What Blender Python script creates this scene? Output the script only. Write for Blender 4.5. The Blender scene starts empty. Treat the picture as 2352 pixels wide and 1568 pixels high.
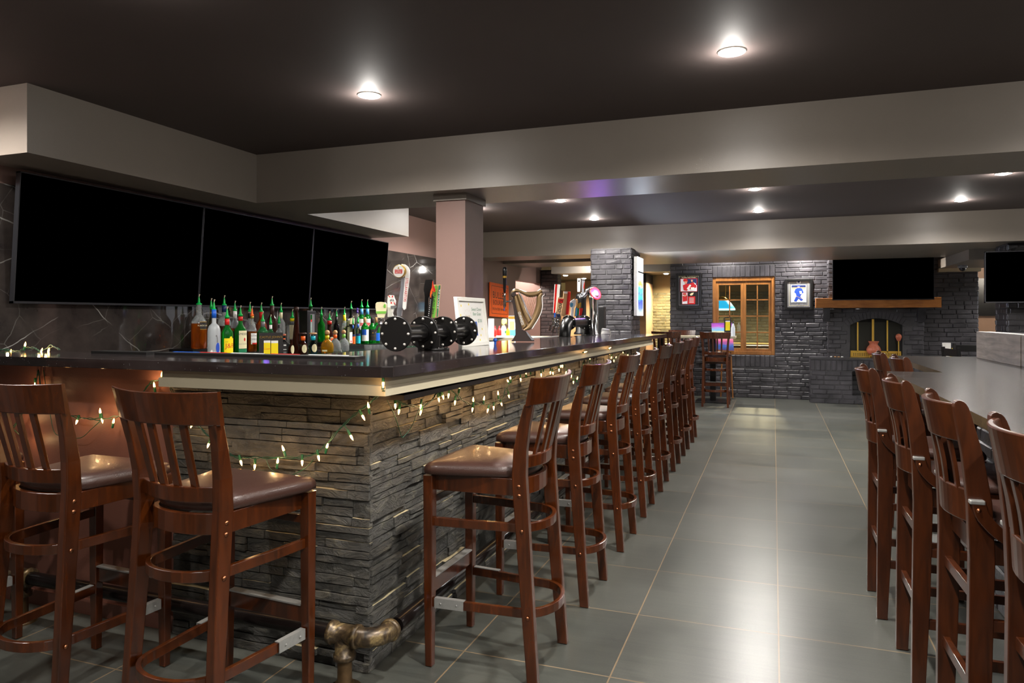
import bpy, bmesh, math, random
from mathutils import Vector, Matrix, Euler
random.seed(7)
SC = bpy.context.scene
COL = SC.collection
# ---------------------------------------------------------------- camera
F = 1635.0; CX = 1176.0; HY = 728.0; H = 1.38
TH = math.atan2(601.0, F)
cam_d = bpy.data.cameras.new('camera'); cam = bpy.data.objects.new('camera', cam_d); COL.objects.link(cam)
cam.location = (0, 0, H); cam.rotation_euler = (math.pi/2, 0, TH)
cam_d.lens = F/2352*36.0; cam_d.sensor_width = 36.0; cam_d.shift_y = -56.0/2352
cam_d.clip_start = 0.05; cam_d.clip_end = 100
SC.camera = cam
# ---------------------------------------------------------------- world, view
w = bpy.data.worlds.new('world'); SC.world = w; w.use_nodes = True
w.node_tree.nodes['Background'].inputs[0].default_value = (0.9, 0.93, 1, 1)
w.node_tree.nodes['Background'].inputs[1].default_value = 0.25
vs = SC.view_settings
vs.view_transform = 'Standard'; vs.look = 'None'; vs.gamma = 1.0; vs.use_curve_mapping = False
vs.exposure = 2.08
SC.cycles.use_adaptive_sampling = True; SC.cycles.adaptive_threshold = .08; SC.cycles.max_bounces = 5; SC.cycles.diffuse_bounces = 2; SC.cycles.glossy_bounces = 2; SC.cycles.transmission_bounces = 4; SC.cycles.transparent_max_bounces = 6
ZC = 2.66; ZB = 2.28
CAN_XY = []          # ceiling lamps, measured and added ones are listed further down
FWD = Vector((-math.sin(TH), math.cos(TH), 0)); RGT = Vector((math.cos(TH), math.sin(TH), 0))
def ray(px, py): return FWD + RGT*((px-CX)/F) + Vector((0, 0, (HY-py)/F))
def at(px, py, X=None, Y=None, Z=None, d=None):
    r = ray(px, py)
    if X is not None: k = X/r.x
    elif Y is not None: k = Y/r.y
    elif Z is not None: k = (Z-H)/r.z
    else: k = d
    return Vector((0, 0, H)) + r*k
# spots: (x, y, z_ceiling, power)
cans = []
for (px, py) in [(848,218),(1681,118),(1287,461),(1365,503),(1734,434),(1742,485),(2207,460),(2305,398)]:
    p = at(px, py, Z=ZC); cans.append((p.x, p.y, ZC, 1.0))
EXTRA = [(-2.19,1.95),(-.2,1.95),(1.93,1.95),(1.93,3.6),(-2.19,.3),(-.2,.3),(1.93,.3),(3.95,3.6),(3.95,7.5),(-.2,-1.5),(-2.9,6.5),(-4.05,2.15),(-3.3,7.75),(-.75,12.55),(.45,12.55),(1.55,12.55),(-3.1,12.55),(3.9,9.3)]  # unseen lamps added for brightness; a few continue the visible grid
for (x, y) in EXTRA: cans.append((x, y, ZC, (.9 if x > 0 else .5) if y > 12.4 else 1.5 if (x, y) == (-3.3, 7.75) else .55 if (x, y) == (-4.05, 2.15) else .45 if (x < -2 and y < 2.2) else 1.0))
cans.append((-2.55, 11.6, ZB, 1.0)); cans.append((3.7, 11.9, 2.14, .7))  # two more unseen lamps added to brighten the rose wall and right brick
POOL = []
for (px, py) in [(1299,632),(1341,639),(1530,628)]:
    p = at(px, py, Z=2.42); POOL.append((p.x, p.y, 2.42))

# ---------------------------------------------------------------- materials
def s2l(c): return tuple((x/255/12.92 if x/255 <= .04045 else ((x/255+.055)/1.055)**2.4) for x in c)
class NT:
    def __init__(s, name):
        s.m = bpy.data.materials.new(name); s.m.use_nodes = True; s.t = s.m.node_tree
        s.b = s.t.nodes['Principled BSDF']
    def n(s, typ, **k):
        nd = s.t.nodes.new(typ)
        for a, v in k.items():
            if a.startswith('i_'):
                key = a[2:]; key = int(key) if key.isdigit() else key.replace('_', ' ')
                nd.inputs[key].default_value = v
            else: setattr(nd, a, v)
        return nd
    def l(s, a, b): s.t.links.new(a, b)
    def coord(s, scale=(1,1,1), rot=(0,0,0), loc=(0,0,0), obj=True):
        c = s.n('ShaderNodeTexCoord'); m = s.n('ShaderNodeMapping')
        m.inputs['Scale'].default_value = scale; m.inputs['Rotation'].default_value = rot; m.inputs['Location'].default_value = loc
        s.l(c.outputs['Object'], m.inputs['Vector']); return m.outputs[0]
    def noise(s, vec, scale, detail=4, rough=.55, dist=0):
        n = s.n('ShaderNodeTexNoise'); n.inputs['Scale'].default_value = scale; n.inputs['Detail'].default_value = detail
        n.inputs['Roughness'].default_value = rough; n.inputs['Distortion'].default_value = dist
        s.l(vec, n.inputs['Vector']); return n.outputs['Fac']
    def ramp(s, fac, stops):
        r = s.n('ShaderNodeValToRGB'); e = r.color_ramp.elements
        while len(e) < len(stops): e.new(.5)
        for i, (p, c) in enumerate(stops):
            e[i].position = p; e[i].color = (*c, 1) if len(c) == 3 else c
        s.l(fac, r.inputs[0]); return r.outputs[0]
    def bump(s, h, strength=.3, dist=.01, normal=None):
        b = s.n('ShaderNodeBump'); b.inputs['Strength'].default_value = strength; b.inputs['Distance'].default_value = dist
        s.l(h, b.inputs['Height'])
        if normal is not None: s.l(normal, b.inputs['Normal'])
        return b.outputs[0]
M = {}
def mat(name, rgb, rough=.5, metal=0, spec=.5, var=0, vscale=8, bump=0, bscale=60, coat=0, emit=0, lin=False, trans=0, ior=1.45, vs3=(1,1,1), rvar=0):
    k = NT(name); c = rgb if lin else s2l(rgb); b = k.b
    b.inputs['Base Color'].default_value = (*c, 1); b.inputs['Roughness'].default_value = rough
    b.inputs['Metallic'].default_value = metal; b.inputs['Specular IOR Level'].default_value = spec
    b.inputs['Coat Weight'].default_value = coat; b.inputs['Coat Roughness'].default_value = .12
    b.inputs['Transmission Weight'].default_value = trans; b.inputs['IOR'].default_value = ior
    if emit:
        b.inputs['Emission Color'].default_value = (*c, 1); b.inputs['Emission Strength'].default_value = emit
    vec = k.coord(vs3)
    nv = k.noise(vec, vscale)
    v = max(var, .04)
    k.l(k.ramp(nv, [(.25, tuple(x*(1-v) for x in c)), (.75, tuple(min(1, x*(1+v)) for x in c))]), b.inputs['Base Color'])
    if rvar:
        mr = k.n('ShaderNodeMapRange'); k.l(nv, mr.inputs[0]); mr.inputs[3].default_value = rough-rvar; mr.inputs[4].default_value = rough+rvar
        k.l(mr.outputs[0], b.inputs['Roughness'])
    if bump: k.l(k.bump(k.noise(k.coord(), bscale, 3), bump, .004), b.inputs['Normal'])
    M[name] = k.m; return k.m
def wood(name, dark, light, rough=.3, coat=.5, scale=(14,14,1.6), axis=None):
    k = NT(name); vec = k.coord(scale)
    n1 = k.noise(vec, 3.0, 6, .6, .6); n2 = k.noise(k.coord(), 5, 2)
    mx = k.n('ShaderNodeMix', data_type='RGBA'); mx.blend_type = 'MULTIPLY'; mx.inputs[0].default_value = .55
    k.l(k.ramp(n1, [(.15, s2l(dark)), (.9, s2l(light))]), mx.inputs[6]); k.l(k.ramp(n2, [(.3, (.55,.5,.5)), (.7, (1,1,1))]), mx.inputs[7])
    k.l(mx.outputs[2], k.b.inputs['Base Color'])
    k.b.inputs['Roughness'].default_value = rough; k.b.inputs['Coat Weight'].default_value = coat; k.b.inputs['Coat Roughness'].default_value = .18
    k.l(k.bump(n1, .08, .002), k.b.inputs['Normal'])
    M[name] = k.m; return k.m
# setting
mat('ceiling_paint', (78,69,67), .7, spec=.3, var=.05, vscale=1.5, bump=.05, bscale=180)
mat('beam_paint', (130,122,113), .38, var=.04, vscale=2, bump=.12, bscale=220)
mat('rose_paint', (128,102,94), .45, var=.04, vscale=2, bump=.12, bscale=220)
mat('bar_paint', (116,76,64), .42, var=.06, vscale=3, bump=.15, bscale=160)
mat('tan_paint', (165,130,105), .5)
mat('dark_paint', (40,34,32), .5)
mat('olive_paint', (96,84,56), .6)
mat('pool_ceiling', (60,54,40), .6)
mat('trim_paint', (158,150,128), .45, var=.05, vscale=3)
mat('black_gloss', (9,9,10), .3)
mat('screen_black', (0,0,0), .6, spec=.0, var=.0)
mat('tv_frame', (58,58,62), .35, metal=.6)
mat('granite_edge', (58,46,26), .4, var=.8, vscale=140)
mat('lamp_white', (255,250,238), .5, emit=16)
mat('lamp_trim', (225,222,215), .4)
mat('brass', (226,184,84), .3, metal=.75)
mat('chrome', (210,210,212), .12, metal=1)
mat('steel', (150,150,147), .33, metal=.55, var=.1, vscale=60)
mat('black_metal', (13,12,12), .28, metal=.2, spec=.5, bump=.05, bscale=150)
mat('black_disc', (13,11,10), .5, spec=.3, var=.4, vscale=90)
mat('pipe_black', (30,25,24), .22, metal=.5, var=.3, vscale=10, bump=.1, bscale=50)
mat('rivet_copper', (140,92,66), .35, metal=1)
mat('leather', (54,34,28), .36, var=.08, vscale=6, bump=.25, bscale=260, coat=.1)
mat('white_plastic', (236,234,226), .35)
mat('green_wire', (24,62,44), .4)
mat('green_socket', (28,82,50), .4)
mat('pour_green', (0,170,70), .3, spec=.6)
mat('pour_orange', (250,110,40), .3)
mat('pour_tip', (205,190,165), .4)
mat('cork', (196,150,104), .6, var=.15, vscale=60)
mat('cork_dark', (60,36,30), .5)
mat('red', (200,30,26), .4); mat('orange', (250,100,24), .5, var=.12, vscale=12)
mat('blue', (24,88,190), .4); mat('cyan', (30,180,200), .4); mat('purple', (84,60,150), .4)
mat('yellow', (240,214,20), .4); mat('cream', (232,222,180), .45); mat('white', (232,230,226), .45)
mat('gold', (186,148,66), .3, metal=.7); mat('black', (14,13,13), .4); mat('ink', (30,26,26), .5)
mat('grey', (110,110,112), .4); mat('skyblue', (80,150,200), .4); mat('limegreen', (120,190,70), .4)
mat('tapegreen', (24,120,80), .5); mat('pink', (236,170,176), .5); mat('navy', (30,44,90), .4)
mat('terracotta', (176,96,70), .45, var=.25, vscale=50, bump=.3, bscale=70)
mat('skin', (205,150,125), .6); mat('ice', (215,222,232), .5); mat('jersey_blue', (34,70,170), .5)
mat('silver', (170,172,180), .3, metal=.7); mat('harp_gold', (150,124,88), .3, metal=.35, coat=.3)
mat('harp_dark', (52,42,40), .35); mat('amber_glow', (255,140,30), .4, emit=1.2)
mat('felt_blue', (30,70,110), .9); mat('bill_wood', (150,116,66), .4)
mat('paper', (222,222,224), .6); mat('picture_red', (196,34,40), .5); mat('tan_box', (196,160,120), .5)
mat('lamp_blue', (40,170,220), .4, emit=.35); mat('lamp_pale', (170,230,245), .4, emit=.6)
mat('neon_purple', (110,70,255), .4, emit=1.5); mat('neon_white', (225,225,255), .4, emit=1); mat('neon_red', (255,40,40), .4, emit=.4)
def glass(name, rgb, rough=.02, trans=1.0, ior=1.45, tint=None):
    k = NT(name); c = s2l(rgb); b = k.b
    b.inputs['Base Color'].default_value = (*c, 1); b.inputs['Roughness'].default_value = rough
    b.inputs['Transmission Weight'].default_value = trans; b.inputs['IOR'].default_value = ior
    M[name] = k.m
glass('glass_clear', (225,230,230), .03, .82); glass('glass_green', (16,170,46), .03, .84); glass('glass_dkgreen', (10,96,30), .04, .7)
glass('glass_amber', (190,92,16), .05, .75); glass('glass_brown', (66,28,16), .05, .6); glass('glass_gold', (236,176,40), .05, .8)
glass('glass_frost', (206,212,216), .38, .55); glass('glass_blue', (110,170,200), .03); glass('glass_pale', (225,222,170), .03)
glass('glass_black', (14,12,12), .08, .1); glass('shelf_glass', (60,130,100), .03, .85)
def thin_glass(name):     # window pane: mostly see-through with a sheen
    k = NT(name); t = k.t; out = [n for n in t.nodes if n.type == 'OUTPUT_MATERIAL'][0]
    tr = k.n('ShaderNodeBsdfTransparent'); gl = k.n('ShaderNodeBsdfGlossy'); gl.inputs['Roughness'].default_value = .03
    mx = k.n('ShaderNodeMixShader'); mx.inputs[0].default_value = .06
    tr.inputs[0].default_value = (.93,.95,.92,1)
    k.l(tr.outputs[0], mx.inputs[1]); k.l(gl.outputs[0], mx.inputs[2]); k.l(mx.outputs[0], out.inputs[0]); M[name] = k.m
thin_glass('pane_glass')
wood('stool_wood', (24,8,1), (84,37,8), .24, .45)
wood('stool_wood_b', (22,7,1), (74,33,8), .3, .35)
wood('oak', (104,62,20), (170,112,48), .45, .1, (16,16,1.2))
wood('mantel_wood', (150,84,28), (206,134,62), .5, .0, (1.6,16,16))
wood('panel_wood', (40,35,33), (160,150,142), .5, .05, (1,.9,11))

def mk_floor():
    k = NT('floor_tile')
    bt = k.n('ShaderNodeTexBrick'); bt.offset = 0; bt.squash = 1
    vec = k.coord(loc=(-.02+.61*20, -.253+.61*20, 0)); k.l(vec, bt.inputs['Vector'])
    for nm, v in (('Scale',1),('Mortar Size',.0033),('Mortar Smooth',.1),('Bias',0),('Brick Width',.61),('Row Height',.61)): bt.inputs[nm].default_value = v
    bt.inputs['Color1'].default_value = (.0,.0,.0,1); bt.inputs['Color2'].default_value = (1,1,1,1)
    bt.inputs['Mortar'].default_value = (.5,.5,.5,1)
    st = k.noise(k.coord((1.2,22,1)), 2.2, 6, .65, .3); sp = k.noise(k.coord(), 140, 2)
    big = k.noise(k.coord((1,1.6,1)), 1.6, 3)
    base = k.ramp(st, [(.2, s2l((68,69,65))), (.8, s2l((85,86,80)))])
    m1 = k.n('ShaderNodeMix', data_type='RGBA'); m1.blend_type = 'MULTIPLY'; m1.inputs[0].default_value = .5
    k.l(base, m1.inputs[6]); k.l(k.ramp(big, [(.3,(.6,.62,.6)),(.7,(1,1,1))]), m1.inputs[7])
    m2 = k.n('ShaderNodeMix', data_type='RGBA'); m2.blend_type = 'MULTIPLY'; m2.inputs[0].default_value = 1
    k.l(m1.outputs[2], m2.inputs[6]); k.l(k.ramp(bt.outputs['Color'], [(0,(.70,.72,.72)),(1,(1.0,1.0,1.0))]), m2.inputs[7])
    m2b = k.n('ShaderNodeMix', data_type='RGBA'); m2b.blend_type = 'MULTIPLY'; m2b.inputs[0].default_value = .5
    k.l(m2.outputs[2], m2b.inputs[6]); k.l(k.ramp(sp, [(.35,(.75,.75,.75)),(.6,(1,1,1))]), m2b.inputs[7])
    m3 = k.n('ShaderNodeMix', data_type='RGBA'); k.l(bt.outputs['Fac'], m3.inputs[0])
    k.l(m2b.outputs[2], m3.inputs[6]); m3.inputs[7].default_value = (*s2l((112,96,74)), 1)
    k.l(m3.outputs[2], k.b.inputs['Base Color'])
    mr = k.n('ShaderNodeMapRange'); k.l(st, mr.inputs[0]); mr.inputs[3].default_value = .30; mr.inputs[4].default_value = .33
    k.l(mr.outputs[0], k.b.inputs['Roughness'])
    inv = k.n('ShaderNodeMath', operation='MULTIPLY'); inv.inputs[1].default_value = -1; k.l(bt.outputs['Fac'], inv.inputs[0])
    k.l(k.bump(inv.outputs[0], .5, .002, k.bump(sp, .04, .001)), k.b.inputs['Normal'])
    k.b.inputs['Specular IOR Level'].default_value = .6
    M['floor_tile'] = k.m
mk_floor()
def mk_marble():
    k = NT('black_marble'); vec = k.coord((1,1,1))
    nz = k.n('ShaderNodeTexNoise'); nz.inputs['Scale'].default_value = 1.6; nz.inputs['Detail'].default_value = 5; k.l(vec, nz.inputs['Vector'])
    mx = k.n('ShaderNodeMix', data_type='RGBA'); mx.blend_type = 'LINEAR_LIGHT'; mx.inputs[0].default_value = .09
    k.l(vec, mx.inputs[6]); k.l(nz.outputs['Color'], mx.inputs[7])
    sw = k.n('ShaderNodeMapping'); sw.inputs['Rotation'].default_value = (.6,0,0); sw.inputs['Scale'].default_value = (1,1,1.7); k.l(mx.outputs[2], sw.inputs[0])
    vo = k.n('ShaderNodeTexVoronoi', feature='DISTANCE_TO_EDGE'); vo.inputs['Scale'].default_value = 1.3; k.l(sw.outputs[0], vo.inputs['Vector'])
    v2 = k.n('ShaderNodeTexVoronoi', feature='DISTANCE_TO_EDGE'); v2.inputs['Scale'].default_value = 3.4; k.l(mx.outputs[2], v2.inputs['Vector'])
    a = k.ramp(vo.outputs['Distance'], [(0,(.32,.32,.30)),(.006,(0,0,0))]); b2 = k.ramp(v2.outputs['Distance'], [(0,(.07,.07,.065)),(.010,(0,0,0))])
    ad = k.n('ShaderNodeMix', data_type='RGBA'); ad.blend_type = 'ADD'; ad.inputs[0].default_value = 1; k.l(a, ad.inputs[6]); k.l(b2, ad.inputs[7])
    ms = k.n('ShaderNodeMix', data_type='RGBA'); ms.blend_type = 'MULTIPLY'; ms.inputs[0].default_value = 1
    k.l(ad.outputs[2], ms.inputs[6]); k.l(k.ramp(k.noise(vec, 2.2, 3), [(.42,(0,0,0)),(.6,(1,1,1))]), ms.inputs[7])
    gd = k.n('ShaderNodeMix', data_type='RGBA'); gd.blend_type = 'ADD'; gd.inputs[0].default_value = 1
    k.l(ms.outputs[2], gd.inputs[6]); k.l(k.ramp(k.noise(vec, 6, 5), [(.3, s2l((34,30,29))),(.7, s2l((56,50,47)))]), gd.inputs[7])
    k.l(gd.outputs[2], k.b.inputs['Base Color']); k.b.inputs['Roughness'].default_value = .06
    M['black_marble'] = k.m
mk_marble()
def mk_counter(name, c1, c2, rough, speck=True, sc=(1,1,1)):
    k = NT(name); vec = k.coord(sc)
    n = k.noise(vec, 5, 5, .6); base = k.ramp(n, [(.3, s2l(c1)), (.7, s2l(c2))])
    if speck:
        vo = k.n('ShaderNodeTexVoronoi'); vo.inputs['Scale'].default_value = 60; k.l(k.coord(), vo.inputs['Vector'])
        ad = k.n('ShaderNodeMix', data_type='RGBA'); ad.blend_type = 'ADD'; ad.inputs[0].default_value = 1
        k.l(base, ad.inputs[6]); k.l(k.ramp(vo.outputs['Distance'], [(0,(.35,.35,.38)),(.09,(0,0,0))]), ad.inputs[7]); base = ad.outputs[2]
    k.l(base, k.b.inputs['Base Color']); k.b.inputs['Roughness'].default_value = rough; k.b.inputs['Specular IOR Level'].default_value = .6 if speck else .3
    if not speck: k.b.inputs['IOR'].default_value = 1.25
    M[name] = k.m
mk_counter('quartz', (27,24,24), (42,37,37), .09)
mk_counter('granite', (20,19,19), (66,62,60), .2, False, (1.5,14,1))
def mk_stone():
    k = NT('ledger_stone'); vec = k.coord((1,1,2.2))
    n1 = k.noise(vec, 9, 8, .65, .8); n2 = k.noise(k.coord((2,2,7)), 2.2, 3); n3 = k.noise(k.coord(), 45, 6, .7, 1.5)
    c = k.ramp(n1, [(.28, s2l((46,46,44))), (.55, s2l((80,79,75))), (.8, s2l((126,120,103)))])
    mx = k.n('ShaderNodeMix', data_type='RGBA'); mx.blend_type = 'MULTIPLY'; mx.inputs[0].default_value = .7
    k.l(c, mx.inputs[6]); k.l(k.ramp(n2, [(.3,(.55,.56,.58)),(.7,(1.0,.97,.9))]), mx.inputs[7]); k.l(mx.outputs[2], k.b.inputs['Base Color'])
    k.b.inputs['Roughness'].default_value = .5
    k.l(k.bump(n1, 1.0, .03, k.bump(n3, .7, .009)), k.b.inputs['Normal']); M['ledger_stone'] = k.m
    mat('stone_edge', (156,144,114), .7, var=.2, vscale=20)
mk_stone()
def mk_brick(name, c1, c2, rough):
    k = NT(name); n = k.noise(k.coord(), 26, 5, .6); n2 = k.noise(k.coord(), 5, 3)
    k.l(k.ramp(n2, [(.3, s2l(c1)), (.7, s2l(c2))]), k.b.inputs['Base Color'])
    k.b.inputs['Roughness'].default_value = rough
    k.l(k.bump(n, .4, .012), k.b.inputs['Normal']); M[name] = k.m
mk_brick('black_brick', (40,39,42), (66,64,68), .34)
mk_brick('black_mortar', (44,43,45), (60,58,60), .5)
mk_brick('olive_brick', (58,56,40), (86,82,60), .5)
mk_brick('brown_brick', (52,44,45), (76,66,66), .42)
def mk_painting(name, stops, scale=(1,1,1), emit=0, noise=.5):
    k = NT(name); c = k.n('ShaderNodeTexCoord'); sp = k.n('ShaderNodeSeparateXYZ'); k.l(c.outputs['Generated'], sp.inputs[0])
    nz = k.noise(k.coord((3,3,9)), 3, 4)
    ma = k.n('ShaderNodeMath', operation='MULTIPLY_ADD'); k.l(nz, ma.inputs[0]); ma.inputs[1].default_value = noise*.4; k.l(sp.outputs['Z'], ma.inputs[2])
    ad = k.n('ShaderNodeMath', operation='SUBTRACT'); k.l(ma.outputs[0], ad.inputs[0]); ad.inputs[1].default_value = noise*.2
    col = k.ramp(ad.outputs[0], [(p, s2l(c_)) for p, c_ in stops]); k.l(col, k.b.inputs['Base Color'])
    if emit: k.l(col, k.b.inputs['Emission Color']); k.b.inputs['Emission Strength'].default_value = emit
    M[name] = k.m
mk_painting('sunset_paint', [(0,(60,40,110)),(.18,(60,110,200)),(.34,(220,90,160)),(.5,(250,200,170)),(.62,(250,220,90)),(.74,(110,190,230)),(.86,(190,90,200)),(1,(120,60,170))])
mk_painting('lightbox_art', [(0,(170,190,230)),(.14,(90,110,230)),(.3,(60,70,200)),(.38,(60,200,200)),(.5,(90,110,220)),(.62,(80,220,210)),(.76,(220,230,60)),(.86,(190,205,240)),(1,(210,220,245))], emit=.5, noise=.8)
mat('lightbox_white', (235,245,255), .4, emit=1.0); mat('lightbox_red', (255,120,110), .4, emit=1.2)

# ---------------------------------------------------------------- geometry helpers
class MB:
    def __init__(s): s.v = []; s.f = []; s.mi = []; s.sm = []; s.mats = []; s.cur = 0; s.x = Matrix()
    def use(s, name):
        if name not in s.mats: s.mats.append(name)
        s.cur = s.mats.index(name); return s
    def add(s, vs_, fs, smooth=False):
        if not s.mats: s.mats.append('white')
        o = len(s.v); s.v += [tuple(s.x @ Vector(v)) for v in vs_]
        for f in fs: s.f.append(tuple(i+o for i in f)); s.mi.append(s.cur); s.sm.append(smooth)
        return s
    def box(s, a, b, R=None, top=None):
        x0,y0,z0 = a; x1,y1,z1 = b
        vs_ = [(x0,y0,z0),(x1,y0,z0),(x1,y1,z0),(x0,y1,z0),(x0,y0,z1),(x1,y0,z1),(x1,y1,z1),(x0,y1,z1)]
        if R is not None: vs_ = [tuple(R @ Vector(v)) for v in vs_]
        return s.add(vs_, [(3,2,1,0),(4,5,6,7),(0,1,5,4),(1,2,6,5),(2,3,7,6),(3,0,4,7)])
    def chbox(s, a, b, c=.006, axis='y', R=None):      # box whose face towards -axis / all round is chamfered
        x0,y0,z0 = a; x1,y1,z1 = b
        def ring(x0,x1,z0,z1,y): return [(x0,y,z0),(x1,y,z0),(x1,y,z1),(x0,y,z1)]
        vs_ = ring(x0,x1,z0,z1,y1)+ring(x0,x1,z0,z1,y0+c)+ring(x0+c,x1-c,z0+c,z1-c,y0)
        if R is not None: vs_ = [tuple(R @ Vector(v)) for v in vs_]
        fs = [(8,9,10,11)]
        for k in (0,4):
            for i in range(4): fs.append((k+i, k+(i+1)%4, k+4+(i+1)%4, k+4+i))
        return s.add(vs_, fs)
    def loft(s, rings, close=True, caps=True, smooth=True):
        n = len(rings[0]); vs_ = [p for r in rings for p in r]; fs = []
        for i in range(len(rings)-1):
            for j in range(n if close else n-1):
                k = (j+1) % n; fs.append((i*n+j, i*n+k, (i+1)*n+k, (i+1)*n+j))
        s.add(vs_, fs, smooth)
        if caps and close:
            s.add(rings[0], [tuple(reversed(range(n)))]); s.add(rings[-1], [tuple(range(n))])
        return s
    def cyl(s, p0, p1, r0, r1=None, n=16, smooth=True):
        p0 = Vector(p0); p1 = Vector(p1); r1 = r0 if r1 is None else r1
        d = (p1-p0).normalized(); u = d.orthogonal().normalized(); v = d.cross(u)
        R = lambda p, r: [tuple(p+u*r*math.cos(2*math.pi*i/n)+v*r*math.sin(2*math.pi*i/n)) for i in range(n)]
        return s.loft([R(p0, r0), R(p1, r1)], smooth=smooth)
    def lathe(s, prof, c=(0,0,0), n=20, axis=None, caps=True, sx=1, sy=1):
        c = Vector(c); d = Vector(axis or (0,0,1)).normalized()
        if abs(d.z) > .999: u = Vector((1,0,0)); v = Vector((0,1,0)) if d.z > 0 else Vector((0,-1,0))
        else: u = d.orthogonal().normalized(); v = d.cross(u)
        rings = [[tuple(c+d*z+u*r*sx*math.cos(2*math.pi*i/n)+v*r*sy*math.sin(2*math.pi*i/n)) for i in range(n)] for r, z in prof]
        return s.loft(rings, caps=caps)
    def tube(s, path, r, n=8, smooth=True, closed=False):
        P = [Vector(p) for p in path]; rings = []
        up = None
        for i, p in enumerate(P):
            a = P[max(i-1,0)]; b = P[min(i+1,len(P)-1)]; t = (b-a)
            if t.length < 1e-9: t = Vector((0,0,1))
            t.normalize()
            if up is None: up = t.orthogonal().normalized()
            u = (up - t*up.dot(t)); u = u.normalized() if u.length > 1e-6 else t.orthogonal().normalized(); up = u; v = t.cross(u)
            rr = r[i] if isinstance(r, (list, tuple)) else r
            rings.append([tuple(p+u*rr*math.cos(2*math.pi*j/n)+v*rr*math.sin(2*math.pi*j/n)) for j in range(n)])
        return s.loft(rings, smooth=smooth)
    def strip(s, path, wx, wz, upv=(0,0,1), smooth=False):   # rectangular section swept; wx across, wz along upv
        P = [Vector(p) for p in path]; U = Vector(upv); rings = []
        for i, p in enumerate(P):
            t = (P[min(i+1,len(P)-1)]-P[max(i-1,0)]).normalized(); sd = t.cross(U).normalized(); uu = sd.cross(t).normalized()
            a = wx[i] if isinstance(wx, (list,tuple)) else wx; b = wz[i] if isinstance(wz, (list,tuple)) else wz
            rings.append([tuple(p+sd*a/2+uu*b/2), tuple(p-sd*a/2+uu*b/2), tuple(p-sd*a/2-uu*b/2), tuple(p+sd*a/2-uu*b/2)])
        return s.loft(rings, smooth=smooth)
    def prism(s, poly, z0, z1, R=None):     # poly in xy
        n = len(poly); vs_ = [(x,y,z0) for x,y in poly]+[(x,y,z1) for x,y in poly]
        if R is not None: vs_ = [tuple(R @ Vector(v)) for v in vs_]
        fs = [tuple(reversed(range(n))), tuple(range(n,2*n))]+[(i,(i+1)%n,n+(i+1)%n,n+i) for i in range(n)]
        return s.add(vs_, fs)
    def sphere(s, c, r, n=12, sz=1):
        prof = [(max(1e-4, r*math.sin(math.pi*i/8)), -r*sz*math.cos(math.pi*i/8)) for i in range(9)]
        return s.lathe(prof, c, n)
    def build(s, name, parent=None, m=None, bevel=0, loc=None):
        me = bpy.data.meshes.new(name)
        if m: s.mats = [m]; s.mi = [0]*len(s.f)
        org = Vector(loc) if loc is not None else Vector((0,0,0))
        me.from_pydata([tuple(Vector(v)-org) for v in s.v], [], s.f)
        for k in s.mats: me.materials.append(M[k])
        me.polygons.foreach_set('material_index', s.mi); me.polygons.foreach_set('use_smooth', s.sm)
        bm = bmesh.new(); bm.from_mesh(me); bmesh.ops.recalc_face_normals(bm, faces=bm.faces); bm.to_mesh(me); bm.free()
        me.update(); o = bpy.data.objects.new(name, me); COL.objects.link(o); o.location = org
        if parent is not None: o.parent = parent
        if bevel:
            b = o.modifiers.new('bevel', 'BEVEL'); b.width = bevel; b.segments = 2; b.limit_method = 'ANGLE'; b.angle_limit = .6
        return o
def tag(o, label=None, cat=None, group=None, kind=None):
    if label: o['label'] = label
    if cat: o['category'] = cat
    if group: o['group'] = group
    if kind: o['kind'] = kind
    return o
def thing(name, label, cat, loc=(0,0,0), rz=0, group=None):
    o = bpy.data.objects.new(name, None); COL.objects.link(o); o.location = loc; o.rotation_euler = (0,0,rz); o.empty_display_size = .1
    return tag(o, label, cat, group)
def struct(mb, name, **k): return tag(mb.build(name, **k), kind='structure')
KIDS = {}
def dup(root, loc, rz=0, label=None, group=None):
    def cp(o, par):
        c = o.copy(); COL.objects.link(c); c.parent = par
        for ch in KIDS.get(o.name, [x for x in o.children]): cp(ch, c)
        return c
    r = cp(root, None); r.location = loc; r.rotation_euler = (0,0,rz)
    if label: r['label'] = label
    if group: r['group'] = group
    return r
_txt = {}
def text_verts(txt, size, align='CENTER', shear=0, extrude=0.0):
    cu = bpy.data.curves.new('t', 'FONT'); cu.body = txt; cu.size = size; cu.align_x = align; cu.align_y = 'CENTER'; cu.shear = shear; cu.resolution_u = 2
    cu.extrude = extrude
    o = bpy.data.objects.new('t', cu); me = o.to_mesh()
    vs_ = [v.co.copy() for v in me.vertices]; fs = [tuple(p.vertices) for p in me.polygons]
    o.to_mesh_clear(); bpy.data.objects.remove(o); bpy.data.curves.remove(cu)
    return vs_, fs
def add_text(mb, txt, size, m, fn, stretch=1.0, **k):     # fn maps (x,y) of the flat text to 3D
    vs_, fs = text_verts(txt, size, **k)
    mb.use(m); mb.add([tuple(fn(v.x*stretch, v.y)) for v in vs_], fs); return mb
def arc(cx, cy, r, a0, a1, n): return [(cx+r*math.cos(a0+(a1-a0)*i/n), cy+r*math.sin(a0+(a1-a0)*i/n)) for i in range(n+1)]
def smooth_path(pts, n=8):
    P = [Vector(p) for p in pts]; out = []
    for i in range(len(P)-1):
        p0 = P[max(i-1,0)]; p1 = P[i]; p2 = P[i+1]; p3 = P[min(i+2,len(P)-1)]
        for k in range(n):
            t = k/n; out.append(.5*((2*p1)+(p2-p0)*t+(2*p0-5*p1+4*p2-p3)*t*t+(3*p1-p0-3*p2+p3)*t**3))
    out.append(P[-1]); return out
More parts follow.
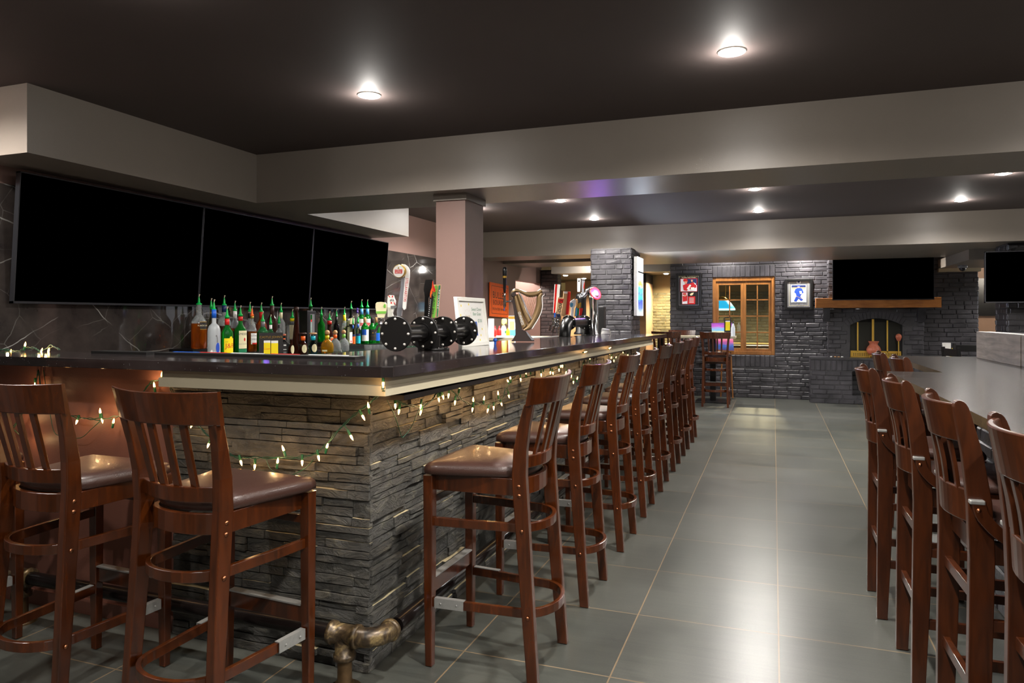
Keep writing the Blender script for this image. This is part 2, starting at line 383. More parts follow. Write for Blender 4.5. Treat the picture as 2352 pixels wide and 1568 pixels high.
# ================================================================ SETTING
WX = -4.3; YB = 12.85
struct(MB().use('floor_tile').box((-9, -3.5, -.1), (6, 21, 0)), 'floor')
struct(MB().use('ceiling_paint').box((-4.5, -3.5, ZC), (6, 13.0, ZC+.1)), 'ceiling')
mb = MB().use('beam_paint')
mb.prism([(-4.3,2.737),(-3.83,2.737),(-3.83,4.577),(6,4.577),(6,5.23),(-3.83,5.23),(-3.83,7.07),(-4.3,7.07)], ZB, ZC)
struct(mb, 'trim_1')
mb = MB().use('beam_paint').prism([(-4.3,9.95),(6,9.95),(6,12.25),(-4.3,12.25),(-4.3,11.25),(-2.45,11.25),(-2.45,10.65),(-4.3,10.65)], ZB, ZC)
struct(mb, 'trim_2')
struct(MB().use('beam_paint').box((2.43,10.95,2.14), (6,12.84,ZB-.001)), 'trim_3')
struct(MB().use('black_marble').box((-4.3,1.0,0), (-4.275,9.4,2.17)), 'trim_4')
# pale painted strip above the brick right of the fireplace
struct(MB().use('trim_paint').box((2.42,12.74,2.085), (2.99,12.83,2.14)), 'trim_5')
def walls():
    m = MB().use('rose_paint')
    m.box((-4.45,-3.5,0), (-4.3,11.88,ZC)); m.box((-4.45,11.88,2.04), (-4.3,13.3,ZC))
    m.box((-5.3,11.5,0), (-5.2,13.5,2.5)); m.box((-5.3,13.3,0), (-4.3,13.4,2.6)); m.box((-5.3,11.6,0), (-4.45,11.7,2.6)); m.box((-5.3,11.6,2.3),(-4.45,13.4,2.4))
    struct(m, 'wall_left')
    struct(MB().use('beam_paint').box((5.9,-3.5,0), (6,13,ZC)), 'wall_right')
    struct(MB().use('beam_paint').box((-4.5,-3.6,0), (6,-3.5,ZC)), 'wall_rear')
walls()
def bricks(mb, u0, u1, z0, z1, place, face_m='black_brick', bl=.215, bh=.062, g=.009, proud=.010, holes=(), soldiers=(), jit=.0035, hole_fn=None):
    """bricks on a wall face; place(u, z, depth) -> world point, depth>0 sticks out of the wall"""
    rows = int(round((z1-z0)/(bh+g))); rh = (z1-z0)/rows
    mb.use(face_m)
    def one(a, b, c, d):
        if b-a < .02 or d-c < .015: return
        j = lambda s=jit: random.uniform(-s, s)
        dd = proud+random.uniform(-.003,.004); ch = .007
        a += j(); b += j(); c += j(.0025); d += j(.0025)
        def P(u, z, e): return tuple(place(u, z, e))
        back = [P(a,c,-.004),P(b,c,-.004),P(b,d,-.004),P(a,d,-.004)]
        mid = [P(a,c,dd-ch),P(b,c,dd-ch),P(b,d,dd-ch),P(a,d,dd-ch)]
        t = [j(.0025) for _ in range(4)]
        fr = [P(a+ch,c+ch,dd+t[0]),P(b-ch,c+ch,dd+t[1]),P(b-ch,d-ch,dd+t[2]),P(a+ch,d-ch,dd+t[3])]
        fs = [(8,9,10,11)]
        for k in (0,4):
            for i in range(4): fs.append((k+i,k+(i+1)%4,k+4+(i+1)%4,k+4+i))
        mb.add(back+mid+fr, fs)
    for r in range(rows):
        z = z0+r*rh; off = (bl/2 if r % 2 else 0)+random.uniform(-.03,.03)
        u = u0-off
        while u < u1:
            ln = bl*random.choice([1,1,1,1,.92,1.08,.5 if random.random() < .15 else 1])
            segs = [(max(u, u0), min(u+ln-g, u1))]
            for (h0,h1,k0,k1) in list(holes)+[s[:4] for s in soldiers]:
                if z+rh*.5 > k0 and z+rh*.5 < k1:
                    ns = []
                    for (a, b) in segs:
                        if b <= h0 or a >= h1: ns.append((a,b)); continue
                        if a < h0: ns.append((a, h0-.003))
                        if b > h1: ns.append((h1+.003, b))
                    segs = ns
            for a, b in segs:
                if hole_fn and any(hole_fn(x_, zz) for x_ in (a, (a+b)/2, b) for zz in (z, z+rh)): continue
                one(a, b, z, z+rh-g)
            u += ln
    for (h0,h1,k0,k1) in soldiers:
        n = int(round((h1-h0)/.078)); wd = (h1-h0)/n
        for i in range(n): one(h0+i*wd, h0+(i+1)*wd-g, k0, k1-g)
# --- far brick wall with window
bw = MB().use('black_mortar')
wx0, wx1, wz0, wz1 = -1.0, .02, .735, 2.07
YM = YB
for a, b in [((-1.72,YM,0),(wx0,YM+.2,ZC)), ((wx1,YM,0),(2.97,YM+.2,ZC)), ((wx0,YM,0),(wx1,YM+.2,wz0)), ((wx0,YM,wz1),(wx1,YM+.2,ZC))]: bw.box(a, b)
bricks(bw, -1.72, 2.97, 0, 2.64, lambda u, z, e: (u, YM-e, z), holes=[(wx0,wx1,wz0,wz1)], soldiers=[(wx0,wx1,wz1,2.27),(wx0,wx1,.53,wz0)])
bricks(bw, YM, YM+.2, 0, 2.3, lambda u, z, e: (-1.72-e, u, z)); bricks(bw, YM, YM+.2, 0, 2.3, lambda u, z, e: (2.97+e, u, z))
struct(bw, 'wall_back')
def window_unit():
    y0, y1 = YM+.03, YM+.11; r = MB().use('oak'); t = .055
    r.box((wx0,y0-.02,wz0), (wx0+t,y1,wz1)); r.box((wx1-t,y0-.02,wz0), (wx1,y1,wz1)); r.box((wx0+t,y0-.02,wz1-.07), (wx1-t,y1,wz1)); r.box((wx0+t,y0-.02,wz0), (wx1-t,y1,wz0+.06))
    root = struct(r, 'window_1', bevel=.004)
    mid = (wx0+wx1)/2
    for (a, b) in ((wx0+t, mid), (mid, wx1-t)):
        s = MB().use('oak'); f = .045; z0, z1 = wz0+.06, wz1-.07
        s.box((a,y0,z0),(a+f,y1-.02,z1)); s.box((b-f,y0,z0),(b,y1-.02,z1)); s.box((a+f,y0,z0),(b-f,y1-.02,z0+f)); s.box((a+f,y0,z1-f-.02),(b-f,y1-.02,z1))
        so = s.build('window_sash', root, bevel=.003)
        mu = MB().use('oak'); m_ = (a+b)/2
        mu.box((m_-.009,y0+.01,z0+f),(m_+.009,y1-.03,z1-f))
        for k in (1,2,3):
            z = z0+f+(z1-z0-2*f)*k/4; mu.box((a+f,y0+.01,z-.009),(b-f,y1-.03,z+.009))
        mu.build('glazing_bars', so)
        MB().use('pane_glass').box((a+f,y0+.03,z0+f),(b-f,y0+.036,z1-f)).build('pane', so)
window_unit()
# --- hearth, chimney breast, firebox
YF = 12.62; fx0, fx1, fzs, fzc, fz0 = 1.153, 1.90, 1.25, 1.36, .735
fxc = (fx0+fx1)/2; hw = (fx1-fx0)/2; rise = fzc-fzs; RR = (hw*hw+rise*rise)/(2*rise); zcc = fzc-RR
def in_arch(x, z, grow=0):
    if x <= fx0-grow*.0 or x >= fx1+grow*.0: 
        if not grow: return False
    if z < fzs: return fx0 < x < fx1
    return math.hypot(x-fxc, z-zcc) < RR+grow and abs(x-fxc) < hw+grow
def chimney():
    b = MB().use('black_mortar'); y0, y1 = YF, YB-.03
    b.box((.834,y0,.733),(fx0,y1,ZC-.02)); b.box((fx1,y0,.733),(2.19,y1,ZC-.02))
    n = 14; pts = [(fx0, ZC-.02)]+[(fxc+RR*math.sin(a), zcc+RR*math.cos(a)) for a in [(-math.asin(hw/RR)+2*math.asin(hw/RR)*i/n) for i in range(n+1)]]+[(fx1, ZC-.02)]
    R = Matrix(((1,0,0),(0,0,1),(0,1,0)))
    for i in range(1, n+1):
        p, q = pts[i], pts[i+1]
        b.prism([(p[0],p[1]),(q[0],q[1]),(q[0],ZC-.02),(p[0],ZC-.02)], y0, y1, R)
    bricks(b, .834, 2.19, .735, 2.6, lambda u, z, e: (u, y0-e, z), hole_fn=lambda x, z: in_arch(x, z, .10), bl=.2)
    # voussoirs
    a0 = math.asin((hw+.03)/RR); nn = 17; b.use('black_brick')
    for i in range(nn):
        a, c = -a0+2*a0*i/nn+.004, -a0+2*a0*(i+1)/nn-.004
        q = [(fxc+r*math.sin(t), zcc+r*math.cos(t)) for r, t in ((RR+.002,a),(RR+.002,c),(RR+.105,c),(RR+.105,a))]
        e = .014+random.uniform(-.003,.004)
        b.add([(x, y0-e, z) for x, z in q]+[(x, y0+.01, z) for x, z in q], [(0,1,2,3),(0,1,5,4),(1,2,6,5),(2,3,7,6),(3,0,4,7)])
    bricks(b, y0, y1, .735, 2.6, lambda u, z, e: (.834-e, u, z)); bricks(b, y0, y1, .735, 2.6, lambda u, z, e: (2.19+e, u, z))
    b.use('black').box((fx0,y1-.02,fz0),(fx1,y1+.0,fzc+.02))
    struct(b, 'wall_chimney')
    h = MB().use('black_mortar'); hx0, hx1, hy = .56, 2.42, 12.45; ox0, ox1, oz0, oz1 = 1.17, 1.75, .13, .52
    h.box((hx0,hy,0),(ox0,YB-.02,.70)); h.box((ox1,hy,0),(hx1,YB-.02,.70)); h.box((ox0,hy,0),(ox1,YB-.02,oz0)); h.box((ox0,hy,oz1),(ox1,YB-.02,.70)); h.box((ox0,YB-.1,oz0),(ox1,YB-.02,oz1))
    h.use('black_brick').box((hx0-.01,hy-.012,.700),(hx1,YB-.02,.733))
    bricks(h, hx0, hx1, 0, .52, lambda u, z, e: (u, hy-e, z), holes=[(ox0,ox1,oz0,oz1)]); bricks(h, hx0, hx1, .52, .70, lambda u, z, e: (u, hy-e, z), holes=[(hx0,hx1,.5,.72)], soldiers=[(hx0,hx1,.525,.70)])
    bricks(h, hy, YB-.02, 0, .52, lambda u, z, e: (hx0-e, u, z)); bricks(h, hy, YB-.02, .52, .7, lambda u, z, e: (hx0-e, u, z), soldiers=[(hy,YB-.02,.525,.70)])
    bricks(h, ox0, ox1, oz0, oz1, lambda u, z, e: (u, YB-.1-e, z))
    tag(h.build('fireplace_hearth'), 'raised black brick hearth with a log opening, under the arched fireplace', 'hearth')
chimney()
# --- brick pillars
def pillar(x0, x1, y0, y1, z1, name, m='black_brick', **k):
    p = MB().use('black_mortar').box((x0,y0,0),(x1,y1,z1)); kw = dict(face_m=m); kw.update(k)
    bricks(p, x0, x1, .01, z1-.01, lambda u, z, e: (u, y0-e, z), **kw)
    bricks(p, y0, y1, .01, z1-.01, lambda u, z, e: (x1+e, u, z), **kw); bricks(p, y0, y1, .01, z1-.01, lambda u, z, e: (x0-e, u, z), **kw)
    struct(p, name)
pillar(-2.39, -1.83, 9.70, 10.34, 2.33, 'wall_pillar')
pillar(2.67, 3.4, 10.2, 10.69, ZB-.005, 'wall_pier')
pillar(-4.28, -3.95, 13.3, 13.55, 2.30, 'wall_end', m='brown_brick')
# pillar rising behind the bar
mb = MB().use('rose_paint').box((-2.33,4.72,0), (-2.096,5.06,ZB-.001)); struct(mb, 'wall_column')
struct(MB().use('beam_paint').box((-2.345,4.705,ZB-.05), (-2.081,5.075,ZB-.0015)), 'trim_6')
# --- billiard room beyond
m = MB().use('olive_paint').box((-2.85,18.0,0),(6,18.1,2.45)); bricks(m, -2.85, 4, 0, 2.0, lambda u, z, e: (u, 18.0-e, z), face_m='olive_brick')
m.use('tan_paint').box((-3.05,17.0,0),(-2.85,18.1,2.2)); m.use('tan_paint').box((-9,19.9,0),(-2.85,20,2.45)); m.use('dark_paint').box((-3.05,17.0,2.2),(-2.85,18.1,2.45))
struct(m, 'wall_billiards')
struct(MB().use('pool_ceiling').box((-9,13.06,2.42),(6,20.1,2.5)), 'trim_7')
struct(MB().use('beam_paint').box((-3.95,12.9,2.20),(-1.72,13.2,ZC)), 'trim_8')
l = bpy.data.lights.new('doorway_fill', 'POINT'); l.energy = 22; l.color = (1,.85,.75); l.shadow_soft_size = .06; o = bpy.data.objects.new('doorway_fill', l); COL.objects.link(o); o.location = (-4.85,12.5,2.2)  # unseen fill light added to brighten the doorway recess
struct(MB().use('olive_paint').box((-9,13.4,0),(-8.9,20,2.45)).box((-9,13.3,0),(-5.3,13.4,2.45)), 'wall_side')
# room beyond the right gap
struct(MB().use('tan_paint').box((2.5,16.2,0),(6,16.3,2.45)), 'wall_far')
l = bpy.data.lights.new('far_room_fill', 'POINT'); l.energy = 14; l.color = (1,.88,.72); l.shadow_soft_size = .06; o = bpy.data.objects.new('far_room_fill', l); COL.objects.link(o); o.location = (4.2,14.5,2.2)  # point light added out of view to brighten the wall beyond the gap
struct(MB().use('tan_paint').box((3.3,12.85,1.9+.38),(6,13.05,ZC)), 'wall_lintel')
# thermostat-like wall plate in the billiard room
# ================================================================ LAMPS
for x, y, z, lb in ((-4.85,12.5,2.3,'added round fixture for the unseen fill light inside the doorway'),(4.2,14.5,2.42,'added round fixture for the unseen fill light beyond the right gap')):
    tag(MB().use('lamp_white').lathe([(.0001,-.03),(.05,-.026),(.07,-.01),(.07,0)], (x,y,z-.001), 20).build('added_fill_fixture'), lb, 'ceiling light')  # domes added to give the two fill lights a fixture

for i, (x, y, z, pw) in enumerate(cans):
    seen = i < 8
    r = thing('recessed_ceiling_light', '', 'ceiling light', (x, y, z))
    MB().use('lamp_trim').lathe([(.052,-.004),(.064,-.006),(.07,0),(.052,0)], n=28, caps=False).build('trim_ring', r)
    MB().use('lamp_white').lathe([(.0001,-.014),(.03,-.013),(.052,-.005),(.052,-.001),(.0001,-.001)], n=28, caps=False).build('lens', r)
    def lt(nm, kind, e, dz, **kk):
        l = bpy.data.lights.new(nm, kind); l.energy = e; l.color = (1, .95, .89)
        for a, v in kk.items(): setattr(l, a, v)
        o = bpy.data.objects.new(nm, l); COL.objects.link(o); o.parent = r; o.location = (0,0,dz); return o
    lt('downlight', 'SPOT', 60*pw, -.03, spot_size=math.radians(162), spot_blend=.75, shadow_soft_size=.05)
    lt('glow', 'POINT', 1.8*pw, -.06, shadow_soft_size=.02)
    where = ['over the bar corner, left of the two on the nearest ceiling', 'over the aisle, right one of two on the nearest ceiling',
             'above the tap towers, leftmost one behind the first beam', 'behind the first beam, just above the brick pillar',
             'over the aisle right behind the first beam', 'over the aisle, lower of the two behind the first beam',
             'at the right, nearest the second beam', 'at the far right, closest to the first beam']
    if seen: r['label'] = 'round white ceiling light '+where[i]
    else: r['label'] = 'extra round white ceiling light added out of view to brighten the room'; 
    r['group'] = 'recessed ceiling lights' if seen else 'added ceiling lights out of view'
for i, (x, y, z) in enumerate(POOL+[(-.3,15.5,2.42),(1.5,16.5,2.42)]):
    r = thing('recessed_ceiling_light', ['round warm ceiling light in the far billiard room, leftmost, left of the pillar','round warm ceiling light in the far billiard room, just left of the brick pillar','round warm ceiling light in the far room, right beside the far brick wall','round ceiling light of the billiard room hidden behind the brick wall','round ceiling light of the billiard room hidden behind the brick wall'][i], 'ceiling light', (x, y, z), group='warm lights in the billiard room' if i < 3 else 'hidden billiard room lights')
    MB().use('lamp_trim').lathe([(.06,-.004),(.075,-.006),(.08,0),(.06,0)], n=20, caps=False).build('trim_ring', r)
    MB().use('lamp_white').lathe([(.0001,-.02),(.04,-.018),(.06,-.005),(.06,-.001),(.0001,-.001)], n=20, caps=False).build('lens', r)
    l = bpy.data.lights.new('downlight', 'SPOT'); l.energy = 260; l.color = (1,.82,.5); l.spot_size = math.radians(150); l.spot_blend = .8; l.shadow_soft_size = .05
    o = bpy.data.objects.new('downlight', l); COL.objects.link(o); o.parent = r; o.location = (0,0,-.04)

# ================================================================ BAR
BXC, BYC = -1.483, 2.409        # stone corner
def zt(y): return 1.206-.0055*(y-2.19)
bar = thing('bar_counter', 'long L-shaped bar with black quartz top, white fascia and grey ledger stone', 'bar', (-1.5, 2.5, 0))
def child(mb, name, par, m=None, bevel=0):      # mesh given in world coordinates, stored relative to its thing
    off = Vector((0,0,0)); q = par
    while q is not None: off += Vector(q.location); q = q.parent
    o = mb.build(name, None, m, bevel, loc=off); o.location = (0,0,0); o.parent = par; return o
    o = mb.build(name, None, m, bevel); o.parent = par; o.matrix_parent_inverse = Matrix.Translation(-Vector(par.location)) if par.rotation_euler.z == 0 else par.matrix_basis.inverted(); return o
c = MB().use('quartz')
poly = [(-4.27,2.19),(-1.294,2.19),(-1.264,2.22),(-1.264,9.1),(-2.06,9.1),(-2.06,2.62),(-4.27,2.62)]
vs_ = [(x,y,zt(y)-.040) for x,y in poly]+[(x,y,zt(y)) for x,y in poly]; n = len(poly)
# split the concave L in two quads + corner for clean faces
c.add(vs_, [(0,1,5,6),(1,2,3,4,5)] + [(n+6,n+5,n+1,n),(n+5,n+4,n+3,n+2,n+1)] + [(i,(i+1)%n,n+(i+1)%n,n+i) for i in range(n)])
child(c, 'countertop', bar, bevel=.003)
b = MB().use('bar_paint').box((-4.27,2.435,0),(-2.455,2.56,1.160)); b.use('bar_paint').box((-4.27,2.40,1.10),(-2.36,2.435,1.162)).box((-4.27,2.415,1.04),(-2.46,2.435,1.10)).box((-4.27,2.42,.0),(-2.46,2.435,.07))
child(b, 'painted_panel', bar)
child(MB().use('dark_paint').box((-2.455,2.42,0),(-1.50,2.56,1.155)).box((-1.62,2.56,0),(-1.50,8.2,1.118)), 'bar_frame', bar)
f = MB().use('trim_paint')
def lstrip(m, off, z0, z1, xa, ye):
    xo = BXC+off; yo = BYC-off; t = .02
    def zz(y, z): return z-.0055*(y-2.19)
    ring = lambda x, y: None
    vs_ = []
    for (x, y) in [(xa,yo),(xo,yo),(xo,ye)]:
        ix = x if (x, y) == (xa, yo) else x-t if x == xo else x; iy = y+t if y == yo else y
        for z in (z0, z1): vs_.append((x, y, zz(y, z)))
        for z in (z0, z1): vs_.append((ix, iy, zz(y, z)))
    fs = []
    for k in (0, 4): fs += [(k,k+4,k+5,k+1),(k+2,k+3,k+7,k+6),(k+1,k+5,k+7,k+3),(k,k+2,k+6,k+4)]
    fs += [(0,1,3,2),(8,10,11,9)]
    m.add(vs_, fs)
lstrip(f, .178, 1.132, 1.1655, -2.34, 8.2); lstrip(f, .186, 1.098, 1.134, -2.35, 8.22)
f.use('dark_paint').box((-2.34,2.25,1.100),(-1.50,2.42,1.12)).box((-1.50,2.42,1.06),(-1.33,8.19,1.08))
child(f, 'fascia', bar)
def ledger():
    s = MB().use('ledger_stone')
    def run(u0, u1, place, z0=0, z1=1.105):
        z = z0
        while z < z1-.01:
            h = random.choice([.028,.036,.046,.058,.07]); h = min(h, z1-z); u = u0
            while u < u1-.005:
                ln = min(random.uniform(.08,.34), u1-u)
                if u1-(u+ln) < .05: ln = u1-u
                e = .016+random.uniform(0,.016); 
                if random.random() < .12: e += .012
                zs = [(z, h)] if h < .04 or random.random() < .45 else [(z, h*.5),(z+h*.5, h*.5)]
                for q, (za, hh) in enumerate(zs):
                    ee = e+(random.uniform(-.008,.008) if q else 0)
                    nseg = max(2, int(ln/.05)); g = .0012
                    bot = []; top = []; tb = []; bb = []
                    for i in range(nseg+1):
                        uu = u+g+(ln-2*g)*i/nseg; jx = 0
                        wob = random.uniform(-.0035,.0035) if 0 < i < nseg else random.uniform(-.002,.002)
                        bot.append(place(uu, za+g+random.uniform(0,.0015), ee+wob)); top.append(place(uu, za+hh-g-random.uniform(0,.003), ee+wob*.5-.001))
                        tb.append(place(uu, za+hh-g, 0)); bb.append(place(uu, za+g, 0))
                    k = nseg+1; V = bot+top+tb+bb
                    s.use('ledger_stone'); s.add(V, [(i,i+1,k+i+1,k+i) for i in range(nseg)]+[(3*k+i,3*k+i+1,i+1,i) for i in range(nseg)]+[(0,k,2*k,3*k),(nseg,3*k+nseg,2*k+nseg,k+nseg)])
                    s.use('stone_edge' if random.random() < .34 else 'ledger_stone'); s.add(V, [(k+i,k+i+1,2*k+i+1,2*k+i) for i in range(nseg)])
                u += ln
            z += h
    run(-2.462, BXC+.012, lambda u, z, e: (u, BYC+.016-e, z))
    run(BYC-.005, 8.2, lambda u, z, e: (BXC-.016+e, u, z), z1=1.07)
    return s
child(ledger(), 'stone_cladding', bar)

# ---- foot rail
fr = thing('foot_rail', 'black iron pipe foot rail running round the foot of the stone bar', 'foot rail', (-1.5, 2.26, 0))
PZ = .205; PX = -1.352; PY = 2.262
child(MB().use('pipe_black').cyl((-4.25,PY,PZ),(-1.56,PY,PZ),.029,n=20), 'pipe', fr)
child(MB().use('pipe_black').cyl((PX,2.40,PZ),(PX,8.1,PZ),.029,n=20), 'pipe', fr)
def worn():
    k = NT('pipe_worn'); n_ = k.noise(k.coord(), 14, 6, .7, .8)
    k.l(k.ramp(n_, [(.36, s2l((20,16,14))), (.52, s2l((74,60,42))), (.66, s2l((140,120,80)))]), k.b.inputs['Base Color']); k.b.inputs['Roughness'].default_value = .36; k.b.inputs['Metallic'].default_value = .35
    k.l(k.bump(k.noise(k.coord(), 50), .2, .003), k.b.inputs['Normal']); M['pipe_worn'] = k.m
worn()
mat('pipe_rust', (90,70,46), .4, metal=.5, var=.7, vscale=9)
def fitting(par, x, y, ax, low=True):
    d = Vector(ax); t = MB().use('pipe_worn'); c0 = Vector((x,y,PZ)); pr = [(.030,-.062),(.043,-.060),(.043,-.044),(.037,-.042),(.037,.042),(.043,.044),(.043,.060),(.030,.062)]
    t.lathe(pr, c0, 24, d); t.lathe([(.036,-.09),(.042,-.088),(.042,-.070),(.036,-.068),(.036,-.01)], c0, 24)
    child(t, 'tee_fitting', par)
    child(MB().use('pipe_rust').cyl((x,y,.012),(x,y,PZ-.07),.027,n=18).lathe([(.062,0),(.062,.010),(.034,.014),(.034,.03)], (x,y,0), 20), 'support_post', par)
fitting(fr, -1.492, PY, (1,0,0))
for yy in (4.95, 7.4): fitting(fr, PX, yy, (0,1,0))
for xx in (-3.2,): fitting(fr, xx, PY, (1,0,0))
e = MB().use('pipe_worn'); ea = [(PX-.075+.075*math.sin(a), PY+.075-.075*math.cos(a), PZ) for a in [math.pi/2*i/10 for i in range(11)]]
e.tube([(PX-.085,PY,PZ)]+ea+[(PX,PY+.09,PZ)], .035, 20); e.lathe([(.036,0),(.043,.002),(.043,.018),(.036,.02)], (PX-.098,PY,PZ), 24, (1,0,0)); e.lathe([(.036,0),(.042,.002),(.042,.018),(.036,.02)], (PX,PY+.08,PZ), 24, (0,1,0))
vs_, fs = text_verts('1001', .02); e.add([(PX-.028+v.x, PY+.062-.0+v.y*.7-.02, PZ+.0355) for v in vs_], fs)
child(e, 'elbow_fitting', fr)

# ================================================================ STOOLS
def bow(x, y_end, y_mid, hw_): return y_mid+(y_end-y_mid)*(abs(x)/hw_)**2.0
def stool_a(label, group):
    t = thing('bar_stool', label, 'bar stool', group=group); W = 'stool_wood'
    # cushion
    def outline(k, dz):
        pts = []
        for i in range(9): pts.append((-.222*k+.444*k*i/8, .205*k+.008*k*math.sin(math.pi*i/8)))
        pts += [(.226*k-.004*k*0, .17*k)]
        for i in range(1,7):
            f_ = i/6; pts.append(((.226-.052*f_)*k, (.17-.26*f_)*k))
        for i in range(1,10):
            a = math.pi*i/10; pts.append((.174*k*math.cos(a), (-.09-.105*math.sin(a))*k))
        for i in range(0,6):
            f_ = 1-i/6; pts.append((-(.226-.052*f_)*k, (.17-.26*f_)*k))
        pts.append((-.226*k, .17*k))
        return [(x, y, dz) for x, y in pts]
    ms = MB().use('leather'); ms.loft([outline(.95,.762),outline(.995,.768),outline(1.0,.782),outline(.985,.797),outline(.94,.807),outline(.8,.814),outline(.5,.818),outline(.2,.819)], smooth=True)
    ms.build('seat_cushion', t)
    # apron
    path = [(.172,.19,.728),(.166,.05,.728),(.160,-.08,.728)]+[(.157*math.cos(a), -.13-.075*math.sin(a), .728) for a in [math.pi*i/12 for i in range(13)]]+[(-.160,-.08,.728),(-.166,.05,.728),(-.172,.19,.728)]
    MB().use(W).strip(path, .018, .066).box((-.17,.185,.695),(.17,.203,.761)).build('seat_frame', t, bevel=.002)
    for s in (-1, 1):
        g = MB().use(W).loft([[(s*.193-a, .195-a, z),(s*.193+a, .195-a, z),(s*.193+a, .195+a, z),(s*.193-a, .195+a, z)] for z, a in ((0.004,.0145),(.3,.018),(.756,.0205))], smooth=False)
        g.build('leg', t, bevel=.003)
        prof = [(-.238,.004,.021,.188,.016),(-.222,.2,.023,.184,.0165),(-.203,.45,.026,.179,.017),(-.186,.68,.028,.175,.0175),(-.18,.78,.028,.176,.0175),(-.186,.88,.026,.180,.017),(-.203,.97,.022,.187,.016),(-.226,1.052,.018,.195,.016)]
        pz = MB().use(W).loft([[(s*x-wd, y-dp, z),(s*x+wd, y-dp, z),(s*x+wd, y+dp, z),(s*x-wd, y+dp, z)] for y, z, dp, x, wd in prof], smooth=False)
        po = pz.build('leg', t, bevel=.004)
        for (z, y) in ((.74,-.181),(.705,-.183),(.573,-.194),(.253,-.219)):
            xo = .1755+.0165+(.75-z)*.024
            MB().use('rivet_copper').lathe([(.0075,0),(.0065,.0025),(.003,.0038),(.0001,.004)], (s*xo, y, z), 12, (s,0,0)).build('rivet', po)
    # rings
    for nm, zc, hh, ym, xs, yb in (('upper_stretcher_ring', .573, .034, -.19, .156, -.25), ('lower_stretcher_ring', .252, .034, -.215, .162, -.285)):
        n = 14; pts = [(.188,.185,zc),(.178,.05,zc),(xs+.006,-.08,zc),(xs,ym+.06,zc)]+[(xs*math.cos(a), ym+.05+(yb-ym-.05)*math.sin(a), zc) for a in [math.pi*i/n for i in range(n+1)]]+[(-xs,ym+.06,zc),(-xs-.006,-.08,zc),(-.178,.05,zc),(-.188,.185,zc)]
        MB().use(W).strip(pts, .017, hh).build(nm, t, bevel=.002)
    for s in (-1, 1):
        k = MB().use('steel'); 
        k.strip([(s*.199,.172,.254),(s*.192,.05,.254)], .003, .038); k.strip([(s*.189,.172,.2715),(s*.182,.05,.2715)], .021, .003)
        ko = k.build('kick_plate', t)
        for yy in (.145,.078): MB().use('steel').lathe([(.005,0),(.0001,.003)], (s*(.2005 if yy > .1 else .1965), yy, .254), 8, (s,0,0)).build('screw', ko)
    fs_ = MB().use(W).box((-.175,.186,.285),(.175,.204,.348)).build('front_stretcher', t, bevel=.002)
    MB().use('steel').box((-.172,.178,.346),(.172,.209,.3515)).box((-.172,.2045,.33),(.172,.2075,.35)).build('kick_plate', fs_)
    MB().use(W).box((-.175,.187,.640),(.175,.203,.668)).build('front_rail', t, bevel=.002)
    # back
    n = 14; hw_ = .213
    for nm, z0, z1, ye, ym, wd, th, lean in (('top_rail', 1.050, 1.150, -.226, -.276, .222, .026, -.024), ('lower_back_rail', .800, .850, -.178, -.222, .162, .022, -.006)):
        r0 = [];
        rings = []
        for i in range(n+1):
            x = -wd+2*wd*i/n; y = bow(x, ye, ym, wd)
            ztop = z1+(.006*(abs(x)/wd)**2 if nm == 'top_rail' else 0)
            tt = th*(1-.35*(abs(x)/wd)**4) if nm == 'top_rail' else th
            xt = x*(1.045 if nm == 'top_rail' else 1)
            rings.append([(x,y-tt/2,z0),(x,y+tt/2,z0),(xt,y+lean+tt*.38,ztop),(xt,y+lean-tt*.38,ztop)])
        MB().use(W).loft(rings, smooth=False).build(nm, t, bevel=.004)
    for i in range(4):
        x = -.098+.0653*i; xb = x*.93
        p = [(xb, bow(xb,-.178,-.222,.162)-.001, .845),(x, bow(x,-.226,-.272,.213), 1.052)]
        MB().use(W).strip(smooth_path(p, 4), .026, .012, upv=(0,1,0)).build('back_slat', t, bevel=.0015)
    return t
